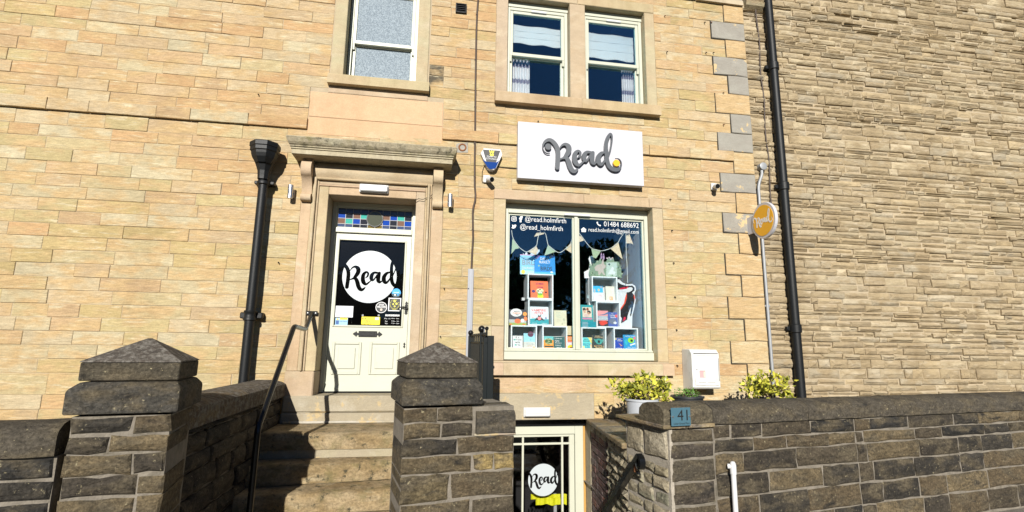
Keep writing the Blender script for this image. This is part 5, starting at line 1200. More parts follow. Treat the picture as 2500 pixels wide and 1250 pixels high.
def bird_f(X, Z):
    c = [(-.9, -.55, .12), (-.6, -.62, .22), (-.3, -.5, .35), (0, -.25, .45), (.15, 0, .45), (.3, .2, .4), (.35, .35, .32), (.6, .45, .12), (.75, .5, .06), (-.2, .1, .28), (-.5, .3, .2), (-.7, .5, .1), (-.55, .05, .2), (-.45, -.2, .2)]
    return sdf_circles(X, Z, c)
field_icon('bird_icon', bird_f, 1255.5, 552.5, .036, GY, WINK, wl_i)
def phone_f(X, Z):
    a_ = np.abs(np.hypot(X - .75, Z - .75) - 1.35) - .2; a_ = np.maximum(a_, np.maximum(X - .75, Z - .75) - .0)
    return np.minimum(np.maximum(a_, np.hypot(X, Z) - 1.02), np.minimum(np.hypot(X + .55, Z - .62) - .3, np.hypot(X - .62, Z + .55) - .3))
field_icon('phone_icon', phone_f, 1461.5, 547, .034, GY, WINK, wl_i)
env_f = lambda X, Z: np.maximum(np.minimum(rbox(X, Z + .25, .85, .6, .1), np.maximum(np.abs(X) * .75 + Z - .95, -Z)), -(np.abs(np.abs(X) * .55 + (Z + .3) * -1 - .05 + .0) - .05))
field_icon('envelope_icon', env_f, 1425, 561, .036, GY, WINK, wl_i)

# ================================================================== SHOP DISPLAY
CY = 0.31
def lev(py, px=1300): return at(px, py, CY)[1]
L0 = 1.567; LM = lev(795, 1320); LU = lev(730.5, 1320); LT = lev(668.5, 1320)
CB = {}
def cube(key, px0, px1, pyc, zb, zt, label):
    a = at(px0, pyc, CY)[0]; b = at(px1, pyc, CY)[0]; th = .017; d = .27
    t = thing('display_cube', ((a + b) / 2, CY + d / 2, zb), label, 'shelf cube', 'white display cubes in the shop window')
    for nm, q in (('side', (a, a + th, zb, zt)), ('side', (b - th, b, zb, zt)), ('top', (a + th, b - th, zt - th, zt)), ('base', (a + th, b - th, zb, zb + th))):
        mb = MB(); mb.box(q[0], q[1], CY, CY + d, q[2] + .0004, q[3] - .0004, .0015); mb.build(nm, SHELFW, t)
    if key not in ('top_l',):
        mb = MB(); mb.box(a + th, b - th, CY + d - .01, CY + d, zb + th, zt - th); mb.build('back', flat('grey_backboard', (.52, .54, .52)), t)
    CB[key] = (a, b, zb + th, zt)
cube('bl', 1247.2, 1311.3, 822, L0, LM, 'white display cube at the lower left corner of the shop window')
cube('bm', 1324.3, 1385.4, 822, L0, LM, 'white display cube in the bottom row just left of the window bar')
cube('ml', 1289.7, 1350.9, 762, LM, LU, 'white display cube holding the vampire picture book')
cube('top_l', 1288, 1351, 698, LU, LT, 'white display cube holding the orange zombie picture book')
LM2 = lev(799.8, 1480); LU2 = lev(736, 1480); LT2 = lev(675, 1480)
cube('br', 1419.4, 1480.6, 826, L0, LM2, 'white display cube in the bottom row just right of the window bar')
cube('brr', 1498.6, 1558.4, 826, L0, LM2, 'white display cube at the lower right corner of the shop window')
cube('mr', 1456, 1515, 768, LM2, LU2, 'white display cube holding the pink and the navy novels')
cube('tr', 1445, 1508, 705, LU2, LT2, 'white display cube under the woodland animals cut out')
def C_(r, g, b): return flat('print_%02d_%02d_%02d' % (int(r * 99), int(g * 99), int(b * 99)), (r, g, b), .35)
W_, K_ = (.68, .68, .66), (.015, .015, .018)
def book(name, px0, py0, px1, py1, zb, Y, col, label, texts=(), shapes=(), th=.022, lean=-7, cat='book', turn=0, group='books on show in the shop window', spine=None):
    a = at(px0, (py0 + py1) / 2, Y)[0]; b = at(px1, (py0 + py1) / 2, Y)[0]; h = at((px0 + px1) / 2, py0, Y)[1] - at((px0 + px1) / 2, py1, Y)[1]
    w = b - a; c = (a + b) / 2
    t = thing(name, (c, Y, zb), label, cat, group)
    mb = MB(); mb.box(a, b, Y, Y + .0022, zb, zb + h, .0006); mb.build('cover', C_(*col), t)
    if th > .006:
        mb = MB(); mb.box(a + .002, b - .004, Y + .0023, Y + th - .0025, zb + .003, zb + h - .003); mb.build('pages', C_(.60, .57, .48), t)
        mb = MB(); mb.box(a, b, Y + th - .0022, Y + th, zb, zb + h, .0006); mb.build('back_cover', C_(*(spine or col)), t)
        mb = MB(); mb.box(a - .001, a + .0015, Y + .001, Y + th - .001, zb + .0005, zb + h - .0005); mb.build('spine', C_(*(spine or col)), t)
    k = 0
    for sh in shapes:
        k += 1; yy = Y - .0003 - .00025 * k
        if sh[0] == 'r': rect('print', a + sh[1] * w, a + sh[2] * w, zb + sh[3] * h, zb + sh[4] * h, yy, C_(*sh[5]), t, .0002)
        elif sh[0] == 'o':
            mb = MB(); n = 18; mb.v = [(a + sh[1] * w + sh[3] * w * math.cos(2 * math.pi * i / n), yy, zb + sh[2] * h + sh[4] * h * math.sin(2 * math.pi * i / n)) for i in range(n)]; mb.c = [mb.tint] * n; mb.f = [tuple(range(n))]; mb.build('print', C_(*sh[5]), t)
        elif sh[0] == 'p':
            mb = MB(); mb.v = [(a + x * w, yy, zb + z * h) for x, z in sh[1]]; mb.c = [mb.tint] * len(mb.v); mb.f = [tuple(range(len(mb.v)))]; mb.build('print', C_(*sh[2]), t)
    for tx in texts:
        text(tx[0], a + tx[1] * w, a + tx[2] * w, zb + tx[3] * h, Y - .0004 - .00025 * (k + 1), C_(*tx[5]), t, tx[4] * h, bold=.012)
    t.rotation_euler = (math.radians(lean), 0, math.radians(turn)); return t
TH_ = .017; B0 = L0 + TH_ + .001; BYK = CY + .07
org = (.75, .18, .03); teal = (.02, .28, .30); navy = (.02, .05, .22); sky = (.12, .45, .72)
book('picture_book', 1243, 755, 1285.4, 794, LM + .001, CY + .03, (.03, .035, .05), 'dark picture book with a big red pumpkin in the left window corner', [("MARLEY'S", .3, .62, .87, .06, K_), ('PUMPKIN', .22, .68, .76, .09, (.75, .25, .12)), ('PIE', .4, .55, .66, .06, K_)],
     [('o', .42, .80, .34, .26, W_), ('r', 0, 1, 0, .16, (.30, .36, .08)), ('r', 0, 1, .16, .36, (.42, .42, .42)), ('o', .50, .26, .19, .15, (.75, .14, .04)), ('o', .78, .30, .11, .12, W_), ('o', .92, .72, .12, .13, (.80, .30, .05)), ('o', .95, .42, .1, .14, (.80, .20, .06)), ('o', .1, .05, .07, .04, (.7, .15, .03)), ('o', .85, .05, .08, .04, (.7, .15, .03))])
book('picture_book', 1294.7, 747, 1340, 791, LM + TH_ + .001, BYK, (.62, .72, .76), 'pale blue vampire picture book in the middle left display cube', [('VAMPIRE', .06, .86, .80, .15, (.75, .12, .10)), ('PETER', .24, .74, .63, .14, (.75, .12, .10)), ('READ ALOUD', .1, .36, .06, .04, W_), ('NEW', .62, .92, .06, .04, W_)],
     [('r', 0, 1, 0, .30, (.02, .30, .34)), ('o', .3, .28, .3, .06, (.02, .30, .34)), ('p', [(.22, .20), (.36, .40), (.50, .32), (.62, .40), (.78, .20), (.62, .25), (.5, .2), (.38, .25)], K_), ('o', .5, .34, .10, .10, (.75, .25, .25)), ('p', [(.40, .42), (.45, .54), (.52, .48), (.60, .56), (.58, .44)], K_), ('o', .15, .40, .06, .03, (.75, .3, .2)), ('p', [(.80, .32), (.82, .46), (.85, .38), (.88, .46), (.90, .32)], (.15, .1, .25))])
book('picture_book', 1296, 684, 1339, 727, LU + TH_ + .001, BYK, (.82, .16, .05), 'orange zombie worm picture book in the top left display cube', [('ZOMBIE', .28, .74, .84, .10, (.22, .01, .12)), ('WORM', .36, .70, .64, .09, (.22, .01, .12))],
     [('o', .55, .12, .17, .14, (.55, .66, .02)), ('o', .53, .32, .16, .16, (.16, .42, .04)), ('o', .53, .44, .21, .13, (.70, .62, .35)), ('o', .42, .42, .05, .04, K_), ('o', .62, .36, .06, .04, K_), ('o', .53, .52, .05, .03, K_), ('o', .48, .33, .05, .05, W_), ('o', .60, .33, .05, .05, W_), ('o', .16, .40, .1, .08, (.06, .03, .15)), ('o', .86, .36, .07, .04, K_)])
ld1 = book('display_board', 1270, 623, 1309, 672, LT + .001, CY + .10, (.22, .55, .80), 'tall pale blue cardboard show card titled BIRDS at the left', [('WILD CHILD', .2, .98, .83, .09, (.25, .27, .30)), ('BIRD', .14, .95, .60, .26, (.25, .27, .30)), ('DARA McANULTY', .12, .99, .32, .12, W_)],
     [('r', 0, 1, 0, .2, (.42, .66, .80)), ('o', .19, .12, .12, .11, (.82, .68, .10)), ('r', 0, 1, .96, 1, (.62, .35, .55))], th=.004, lean=-5, cat='show card', group=None)
mb = MB(); q = ld1
for shp, colr in (([(1277, 616), (1282, 621), (1285, 614), (1289, 618), (1286, 625), (1281, 625)], (.62, .66, .72)), ([(1295, 621), (1299, 612), (1305, 616), (1311, 610), (1318, 607), (1319, 612), (1313, 619), (1306, 624), (1296, 625)], (.45, .58, .70))):
    poly_px('bird_shape', shp, CY + .102, C_(*colr), ld1, .004)
book('picture_book', 1306, 623.5, 1356, 670, LT + .001, CY + .04, (.01, .24, .62), 'bright blue bird picture book standing on the top left display cube', [('DARA', .28, .68, .84, .14, W_), ('McANULTY', .22, .76, .66, .16, W_), ('WILD CHILD', .26, .76, .50, .06, K_), ('BIRDS', .28, .84, .31, .22, K_)],
     [('r', 0, 1, 0, .12, (.08, .42, .62)), ('p', [(0, 1), (.28, 1), (.16, .85), (.04, .8)], (.12, .05, .25)), ('p', [(.6, 1), (.95, 1), (.9, .95), (.75, .97)], (.65, .25, .5)), ('o', .78, .90, .06, .04, (.75, .55, .2)), ('o', .82, .12, .07, .05, W_), ('o', .2, .45, .04, .04, (.35, .5, .2))])
book('novel', 1353.5, 756, 1384, 795, LM + .001, CY + .05, (.62, .58, .42), 'plain cream book with thin green lettering beside the vampire cube', [('Days', .17, .52, .85, .09, (.42, .50, .42)), ('Like', .17, .50, .71, .09, (.42, .50, .42)), ('These', .17, .58, .57, .09, (.42, .50, .42)), ('BRIAN', .2, .5, .40, .05, (.48, .44, .32)), ('BILSTON', .2, .58, .31, .05, (.48, .44, .32))],
     [('o', .78, .42, .09, .09, (.45, .45, .33)), ('r', .77, .79, .14, .40, (.35, .35, .28)), ('r', .61, .64, .08, .2, K_)])
book('card_sheet', 1383, 792.5, 1402, 815, LM - .115, CY + .09, (.62, .53, .34), 'small buff card sheet behind the orange paperback', th=.003, lean=-3, cat='card', group=None)
book('novel', 1252.3, 818, 1275.3, 850, B0, BYK, (.66, .67, .67), 'white paperback with black and mint lettering in the lower left cube', [('IF', .3, .45, .88, .12, K_), ('A', .55, .68, .88, .12, K_), ('NOTHING', .08, .92, .70, .11, K_), ('MORE', .28, .78, .50, .11, K_), ('TO TELL', .2, .84, .30, .11, K_)], [('r', .08, .3, .65, .76, (.15, .6, .5)), ('r', .2, .36, .25, .36, (.15, .6, .5)), ('r', .2, .85, 0, .08, K_)])
book('novel', 1279, 811, 1307.7, 850, B0, BYK - .01, (.28, .58, .68), 'hardback with a balloon on a pale sky cover in the lower left cube', [('THE', .36, .5, .60, .06, (.5, .66, .7)), ('ROMANTIC', .14, .8, .50, .07, (.55, .68, .7)), ('WILLIAM', .16, .84, .32, .09, (.40, .42, .42)), ('BOYD', .32, .70, .20, .08, (.55, .30, .22))],
     [('r', 0, 1, 0, .45, (.55, .55, .50)), ('o', .60, .94, .26, .18, (.10, .02, .05)), ('r', 0, 1, .995, 1.0, (.28, .58, .68)), ('o', .86, .06, .14, .08, (.78, .28, .05)), ('r', .6, .62, .5, .66, K_)], spine=(.12, .02, .04))
book('novel', 1328.6, 819, 1352.3, 851, B0, BYK + .01, (.78, .30, .04), 'orange and turquoise paperback at the left of the middle bottom cube', [('Count', .15, .8, .80, .13, (.72, .66, .35)), ('the', .38, .62, .62, .1, (.72, .66, .35)), ('Ways', .16, .86, .44, .14, (.72, .66, .35))], [('r', 0, 1, .72, 1, (.12, .48, .48)), ('o', .48, .60, .38, .24, (.06, .13, .04)), ('r', .05, .95, .15, .27, (.05, .06, .04))])
book('diary', 1352.6, 820, 1380.4, 851, B0, BYK, (.02, .10, .10), 'dark green diary with white script title in the middle bottom cube', [('Liberty', .1, .72, .86, .12, W_), ('Faber', .1, .5, .68, .12, W_), ('Poetry', .12, .7, .50, .12, W_), ('Diary', .14, .62, .32, .12, W_), ('2023', .2, .68, .13, .12, W_)])
book('picture_book', 1381.5, 815, 1406, 851, L0 + .001, CY + .01, (.72, .20, .03), 'orange framed book with a yellow drawing left of the window bar', [('TINY LOVE', .25, .72, .90, .06, W_), ('STORIES', .15, .85, .80, .07, (.75, .7, .5))], [('r', .06, .94, .12, .66, (.66, .60, .62)), ('r', .15, .85, .58, .66, (.75, .20, .18)), ('o', .5, .22, .34, .19, (.82, .60, .02)), ('o', .52, .20, .16, .06, (.25, .03, .02)), ('r', .06, .94, .09, .16, (.66, .60, .62))])
book('novel', 1418.5, 746, 1449, 787.5, LM2 + .076, CY + .03, teal, 'teal novel with three drawn faces standing on a pile of teal books', [('THREE GIRLS', .15, .9, .13, .06, (.62, .25, .35))], [('r', .14, .88, .26, .86, (.66, .55, .42)), ('o', .3, .72, .13, .10, K_), ('o', .56, .74, .1, .09, (.25, .05, .02)), ('o', .66, .56, .15, .10, K_), ('o', .32, .60, .11, .10, (.55, .32, .22)), ('o', .62, .50, .1, .08, (.45, .25, .16)), ('o', .46, .36, .2, .1, (.60, .42, .38)), ('r', .1, .9, .16, .22, (.62, .2, .35))])
for i in range(4):
    a, b = at(1417.5, 793, CY + .02)[0], at(1455, 793, CY + .02)[0]; z = LM2 + .001 + i * .0185
    t = thing('novel', ((a + b) / 2, CY + .09, z), ['lowest', 'second', 'third', 'topmost'][i] + ' teal book of the flat pile right of the window bar', 'book', 'books on show in the shop window')
    a += random.uniform(-.004, .004)
    mb = MB(); mb.box(a, b, CY + .015, CY + .16, z, z + .018, .001); mb.build('cover', C_(.02, .26, .32), t); rect('spine_title', a + .02, a + .10, z + .006, z + .012, CY + .0142, C_(.45, .5, .55), t, .0005)
book('novel', 1460, 757, 1486.4, 796, LM2 + TH_ + .001, BYK, (.70, .28, .28), 'pink and grey novel with red lower half in the middle right cube', [('GRAHAM', .15, .85, .60, .06, W_), ('NORTON', .06, .92, .49, .12, W_)], [('r', 0, 1, .40, .66, (.28, .33, .38)), ('r', 0, 1, 0, .36, (.03, .035, .04)), ('o', .5, .24, .4, .12, (.62, .05, .03)), ('o', .4, .12, .2, .06, (.6, .05, .03)), ('p', [(0, .70), (.6, .78), (.95, .92), (.98, .80), (.6, .72)], (.08, .16, .28))])
book('novel', 1486, 760.5, 1511.6, 796, LM2 + TH_ + .001, BYK - .01, (.06, .10, .32), 'navy novel with silver swirls in the middle right cube', [('The', .3, .5, .90, .06, W_), ('Lucky', .16, .66, .78, .12, W_), ('Bottle', .22, .72, .65, .11, W_)], [('o', .78, .74, .14, .10, (.72, .10, .10)), ('o', .4, .36, .34, .2, (.14, .16, .22)), ('o', .62, .26, .16, .09, (.55, .58, .6))])
book('novel', 1423, 822.4, 1445.4, 852.5, B0, BYK + .01, (.12, .58, .58), 'turquoise and yellow paperback in the bottom cube right of the window bar', [('SALLY', .16, .66, .86, .11, K_), ('ROONEY', .06, .82, .70, .11, K_), ('BEAUTIFUL', .06, .86, .46, .1, navy), ('WORLD', .2, .76, .32, .1, navy), ('WHERE', .24, .76, .17, .1, navy)], [('p', [(.55, 1), (1, 1), (1, .5), (.85, .6), (.7, .9)], (.72, .62, .18)), ('o', .9, .3, .1, .2, (.70, .50, .3)), ('r', 0, .18, 0, .3, (.7, .62, .25))])
book('novel', 1448, 816, 1477.8, 852.8, B0, BYK, (.03, .045, .045), 'black fantasy hardback with teal and gold crest in the bottom right centre cube', [('RAVEN', .22, .62, .92, .07, (.55, .40, .22)), ('KINGDOM', .16, .84, .84, .07, (.55, .40, .22)), ('STORM', .26, .72, .28, .08, (.55, .32, .15)), ('BLIND', .2, .8, .16, .12, (.60, .42, .2))], [('o', .5, .56, .28, .20, (.05, .28, .25)), ('p', [(.2, .5), (.08, .74), (.34, .66)], (.05, .28, .25)), ('p', [(.8, .5), (.94, .74), (.66, .66)], (.05, .28, .25)), ('o', .5, .55, .09, .10, K_), ('o', .15, .25, .06, .06, (.5, .32, .12)), ('o', .88, .22, .06, .06, (.5, .32, .12))], spine=(.4, .3, .18))
book('novel', 1502.5, 825, 1526.7, 854.5, B0, BYK + .01, (.02, .06, .36), 'royal blue novel with an orange bird in the lower right corner cube', [('MARY', .3, .6, .88, .09, W_), ('WOOD', .2, .75, .78, .1, W_), ('STILL', .1, .92, .10, .17, W_)], [('p', [(.3, .62), (.6, .45), (.72, .38), (.52, .30), (.55, .40)], (.66, .26, .12)), ('o', .1, .92, .08, .06, (.72, .6, .15))])
book('picture_book', 1523.4, 817, 1555.5, 855, B0, BYK - .015, (.02, .26, .52), 'blue book with a bright green creature in the lower right corner cube', [('CRESSIDA COWELL', .12, .92, .90, .06, W_), ('Which Way to', .25, .85, .18, .07, W_), ('Anywhere', .12, .92, .08, .1, W_)], [('o', .56, .64, .24, .18, (.25, .62, .04)), ('o', .62, .62, .1, .08, K_), ('o', .86, .78, .1, .08, (.74, .1, .12)), ('p', [(.45, .36), (.86, .48), (.88, .40), (.5, .28)], W_), ('o', .2, .5, .1, .2, (.03, .40, .50))])
b8 = LU2 + TH_ + .001
book('picture_book', 1449, 699, 1473, 735, b8, BYK, (.64, .65, .68), 'white book with bright blue top in the upper right display cube', [('SHARING', .5, .9, .36, .06, (.7, .25, .25)), ('HOPE', .55, .9, .24, .05, (.7, .25, .25))], [('r', 0, 1, .55, 1, (.04, .40, .74)), ('o', .15, .66, .1, .14, (.40, .42, .42)), ('o', .58, .72, .12, .10, (.55, .5, .3)), ('o', .85, .92, .1, .06, (.35, .3, .25))])
book('novel', 1480, 699, 1504, 735, b8, BYK, (.64, .62, .53), 'plain cream book with a small orange stamp in the upper right display cube', [('STORIES', .3, .75, .9, .04, (.55, .52, .40))], [('r', .34, .68, 0, .3, (.70, .36, .20)), ('r', .42, .50, .1, .26, (.66, .62, .5))])
book('card_sheet', 1473, 701, 1480, 735, b8, BYK + .06, (.62, .63, .63), 'thin white card between the two books of the upper right cube', th=.004, cat='card', group=None)
# woodland cut-out: a deer and a hare among leaves, flat card with its own outline
cy8 = CY + .07
wo = thing('woodland_cutout', (at(1478, 676, cy8)[0], cy8, LT2 + .001), 'flat woodland cut out with hare and leaves on the upper right cube', 'show card')
bz = at(1478, 676, cy8)[1]; sft = LT2 + .001 - bz
def wpoly(name, pts, col, dy=0.0):
    mb = MB(); q = [at(px, py, cy8) for px, py in pts]; n = len(q); mb.v = [(x, cy8 + dy, z + sft) for x, z in q] + [(x, cy8 + dy + .003, z + sft) for x, z in q]; mb.c = [mb.tint] * 2 * n
    mb.f = [tuple(range(n)), tuple(range(n, 2 * n))[::-1]] + [(i, (i + 1) % n, n + (i + 1) % n, n + i) for i in range(n)]; return mb.build(name, C_(*col), wo)
wpoly('card', [(1440, 675), (1438, 664), (1441, 648), (1449, 644), (1453, 634), (1462, 636), (1466, 628), (1470, 640), (1480, 638), (1484, 630), (1497, 628), (1500, 638), (1511, 638), (1512, 648), (1517, 656), (1518, 678), (1508, 676)], (.20, .28, .20))
wpoly('page', [(1480, 640), (1506, 640), (1506, 674), (1480, 674)], (.42, .52, .46), -.004)
wpoly('hare', [(1451, 652), (1458, 646), (1468, 644), (1471, 632), (1473, 632), (1474, 644), (1479, 648), (1478, 653), (1473, 657), (1474, 664), (1478, 671), (1474, 671), (1468, 664), (1464, 671), (1461, 671), (1460, 662), (1453, 660)], (.46, .40, .36), -.004)
lm = MB(); lm.tint = (.5, .5, .5, .5)
for i in range(150):
    px, py = random.uniform(1438, 1518), random.uniform(640, 677)
    if 1449 < px < 1479 and 642 < py < 670: continue
    if 1481 < px < 1505 and 642 < py < 672: continue
    x, z = at(px, py, cy8); an = random.uniform(.5, 2.6); l_ = random.uniform(.015, .032); w_ = l_ * .3
    dx_, dz_ = math.cos(an) * l_, math.sin(an) * l_; nx_, nz_ = -dz_ / l_ * w_, dx_ / l_ * w_; yy = cy8 - .002 - random.random() * .006
    lm.add([(x, yy, z + sft), (x + dx_ / 2 + nx_, yy, z + dz_ / 2 + nz_ + sft), (x + dx_, yy - .002, z + dz_ + sft), (x + dx_ / 2 - nx_, yy, z + dz_ / 2 - nz_ + sft)], [(0, 1, 2, 3)], (.5, .5, .5, random.random()))
lm.build('leaves', leaf_mat('printed_leaf', (.06, .12, .07), (.22, .34, .20), (.42, .50, .36)), wo)
for px, py in ((1468, 622), (1473.5, 624)):
    x, z = at(px, py, cy8); mb = MB(); mb.lathe([(.004, -.06), (.014, -.04), (.012, 0), (.002, .035)], (x, cy8, z + sft), 8); mb.build('flower_spike', C_(.42, .28, .45), wo)
for px, py in ((1482, 630), (1487, 628.5), (1491, 632), (1495, 629.5)): disc('daisy', *(lambda q: (q[0], q[1] + sft))(at(px, py, cy8)), .011, cy8 - .004, C_(.52, .42, .46), wo, .002, 10)
disc('moon', *(lambda q: (q[0], q[1] + sft))(at(1487, 645, cy8)), .014, cy8 - .0055, C_(.04, .08, .10), wo, .001, 12)
wpoly('stream', [(1490, 658), (1494, 650), (1499, 654), (1497, 660), (1503, 664), (1500, 670), (1484, 669), (1486, 664)], (.60, .64, .64), -.006)
# white cut-out figure behind it
t = thing('white_cutout', (at(1437, 680, CY + .12)[0], CY + .12, LU2), 'plain white card figure left of the woodland cut out', 'show card')
q = [at(px, py, CY + .12) for px, py in [(1427, 679), (1426, 664), (1431, 661), (1437, 658), (1440, 642), (1437, 632), (1440, 625), (1447, 625), (1451, 632), (1453, 645), (1450, 679)]]
mb = MB(); n = len(q); mb.v = [(x, CY + .12, z) for x, z in q] + [(x, CY + .124, z) for x, z in q]; mb.c = [mb.tint] * 2 * n; mb.f = [tuple(range(n)), tuple(range(n, 2 * n))[::-1]] + [(i, (i + 1) % n, n + (i + 1) % n, n + i) for i in range(n)]; mb.build('card', SHELFW, t)
mb = MB(); x, z = at(1440, 679, CY + .13); mb.box(x - .02, x + .04, CY + .125, CY + .2, LU2 - .3, z, .002); mb.build('prop', SHELFW, t)
# black and red cut-out on white card, right of the cubes
cy9 = CY + .10
t = thing('leg_cutout', (at(1530, 800, cy9)[0], cy9, LM2), 'tall white card printed with a black and red fox leg shape by the right cubes', 'show card')
def kpoly(name, pts, col, dy):
    q = [at(px, py, cy9) for px, py in pts]; mb = MB(); n = len(q); mb.v = [(x, cy9 + dy, z) for x, z in q] + [(x, cy9 + dy + .002, z) for x, z in q]; mb.c = [mb.tint] * 2 * n; mb.f = [tuple(range(n)), tuple(range(n, 2 * n))[::-1]] + [(i, (i + 1) % n, n + (i + 1) % n, n + i) for i in range(n)]; return mb.build(name, C_(*col), t)
kpoly('card', [(1508, 682), (1512, 682), (1520, 690), (1532, 694), (1543, 693), (1551, 698), (1553, 707), (1549, 716), (1550, 724), (1552, 733), (1549, 750), (1545, 765), (1544, 772), (1543, 801), (1512, 801), (1508, 780)], (.62, .63, .65), 0)
kpoly('black_shape', [(1507, 688), (1516, 694), (1530, 698), (1543, 697), (1549, 702), (1549, 709), (1543, 714), (1548, 722), (1549, 733), (1546, 747), (1543, 762), (1540, 772), (1538, 771), (1540, 757), (1541, 749), (1536, 758), (1532, 771), (1531, 780), (1522, 786), (1516, 789), (1518, 776), (1512, 770), (1510, 764), (1517, 752), (1524, 742), (1528, 722), (1530, 714), (1535, 709), (1530, 706), (1507, 707)], (.012, .012, .018), -.003)
kpoly('white_gap', [(1507, 707), (1521, 707), (1532, 702.5), (1541, 701), (1545, 704), (1543, 709), (1536, 713), (1529, 714), (1527, 711), (1507, 712)], (.62, .63, .65), -.0045)
kpoly('red_edge', [(1512, 704), (1524, 701), (1534, 700), (1530, 705), (1512, 707)], (.55, .01, .04), -.006); kpoly('red_edge', [(1530, 716), (1527, 723), (1523, 741), (1515, 752), (1514, 758), (1520, 750), (1526, 741), (1530, 727)], (.72, .07, .03), -.006); kpoly('red_edge', [(1547, 717), (1550, 727), (1549, 734), (1547, 727)], (.72, .07, .03), -.006); kpoly('red_edge', [(1523, 774), (1527, 774), (1527, 780), (1520, 785)], (.6, .02, .06), -.006)
# small things
mb = MB(); x, z = at(1277, 732, CY + .1); mb.box(x - .02, x + .02, CY + .08, CY + .14, LM + .33, LM + .37, .003); x0_ = CB['ml'][0]
tag(mb.build('plug_adaptor', WHITEP), 'small white box stuck on the side of the left cubes', 'plug')
book('card_sheet', 1399, 748, 1403, 792, LM + .001, CY + .05, (.62, .63, .64), 'narrow upright white card edge beside the window bar', th=.003, lean=-2, cat='card', group=None)
# bunting
BYY = .255
bu = thing('bunting', (at(1400, 620, BYY)[0], BYY, at(1400, 630, BYY)[1]), 'string of green and cream fabric pennants across the shop window', 'bunting')
for pts in ([(1249, 562), (1252, 580), (1260, 594), (1270, 606), (1283, 614.5), (1292, 613), (1309, 600), (1312, 588), (1315, 574), (1320, 566)], [(1328, 566), (1333, 574), (1338, 597), (1346, 605), (1357, 613.5), (1364, 616.5), (1371, 615), (1380, 608), (1390, 600), (1394, 592), (1397, 577), (1400, 566)], [(1413, 568), (1421, 578), (1432, 593), (1443, 605), (1456, 610.5), (1468, 612.5), (1480, 610), (1491, 606), (1502, 599), (1510, 590), (1514, 582), (1522, 571), (1526, 566)], [(1528, 570), (1528.5, 590), (1529, 620), (1531, 650), (1532, 690)]):
    q = catmull([(*p, 0) for p in pts], 4); mb = MB(); mb.tube([(at(p[0], p[1], BYY)[0], BYY, at(p[0], p[1], BYY)[1]) for p in q], .0045, 5); mb.build('string', C_(.60, .60, .55), bu)
GRN, CRM = (.34, .42, .27), (.62, .50, .33)
CRMM = plain('floral_cream_cloth', (.64, .52, .36), .85, var=.25, scale=55, dirt=(.45, .30, .20), dscale=40, dlo=.58, dhi=.66)
for pts, c in (([(1251, 582), (1267.5, 606), (1258, 608), (1248.5, 620)], GRN), ([(1288, 614), (1309.5, 600), (1314, 612), (1308, 622)], CRM), ([(1304, 578), (1310, 568.5), (1328, 568), (1328.5, 571)], CRM), ([(1338, 597.5), (1358.5, 614), (1329, 624)], GRN), ([(1380, 608), (1395, 592), (1401, 604), (1401, 622)], CRM), ([(1413, 575), (1419, 577), (1426, 587), (1413, 591)], CRM), ([(1443.5, 606), (1468, 612), (1455, 631), (1448, 628)], GRN), ([(1490, 606.5), (1509.5, 591), (1520, 633)], CRM), ([(1528.5, 575), (1537, 572), (1546, 597), (1541, 594), (1528, 594)], CRM)):
    o = poly_px('pennant', pts, BYY + .004, CRMM if c is CRM else C_(*c), bu, .0025)

# ================================================================== CURTAINS AND BLINDS UPSTAIRS
def curtain(px0, px1, pyt, pyb, Y, label, n=40, waves=5):
    a, zt_ = at(px0, pyt, Y); b, zb_ = at(px1, pyb, Y); t = thing('curtain', ((a + b) / 2, Y, zb_), label, 'curtain', 'striped curtains')
    cols = ((0, .32, (.56, .55, .56)), (.32, .42, (.17, .16, .22)), (.42, .72, (.58, .57, .58)), (.72, .80, (.17, .16, .22)), (.80, 1.0, (.30, .30, .36)))
    for f0, f1, c in cols:
        mb = MB(); vs = []
        for i in range(n + 1):
            u = i / n; x = a + (b - a) * u; y = Y + .022 * math.sin(u * waves * 2 * math.pi); w = .012 * math.sin(u * waves * 2 * math.pi + 1)
            vs += [(x, y, zb_ + (zt_ - zb_) * f0 + w), (x, y, zb_ + (zt_ - zb_) * f1 + w)]
        mb.add(vs, [(2 * i, 2 * i + 2, 2 * i + 3, 2 * i + 1) for i in range(n)]); mb.build('band', C_(*c), t, smooth=True)
curtain(1252, 1293, 135, 236, .26, 'grey and white striped curtain in the left upper window'); curtain(1517, 1548, 165, 262, .26, 'grey and white striped curtain in the right upper window')
def blind(px0, px1, pyt, pyb, Y, label):
    a, zt_ = at(px0, pyt, Y); b, zb_ = at(px1, pyb, Y); zt_ = max(zt_, at(px1, pyt + 10, Y)[1]); t = thing('roman_blind', ((a + b) / 2, Y, zb_), label, 'blind', 'white roman blinds'); n = 3
    for i in range(n):
        z0_, z1_ = zb_ + (zt_ - zb_) * i / n, zb_ + (zt_ - zb_) * (i + 1) / n; mb = MB(); k = 14; vs = []
        for j in range(k + 1):
            x = a + (b - a) * j / k; s0 = (.010 * math.sin(j * .9) if i == 0 else 0); s1 = (.006 * math.sin(j * .7 + 2) if i == n - 1 else 0); w = .002 * math.sin(j * 1.1 + i)
            vs += [(x, Y + w, z0_ + s0), (x, Y - .0025 + w, z0_ + .008 + s0), (x, Y - .0015 + w, (z0_ + z1_) / 2), (x, Y + .001, z1_ + s1)]
        mb.add(vs, [(4 * j + q, 4 * j + 4 + q, 4 * j + 5 + q, 4 * j + 1 + q) for j in range(k) for q in range(3)]); mb.build('fold', CLOTHW, t)
blind(1253, 1368, 63, 117, .235, 'white roman blind half lowered in the left upper window'); blind(1433, 1547, 82, 152, .235, 'white roman blind half lowered in the right upper window')

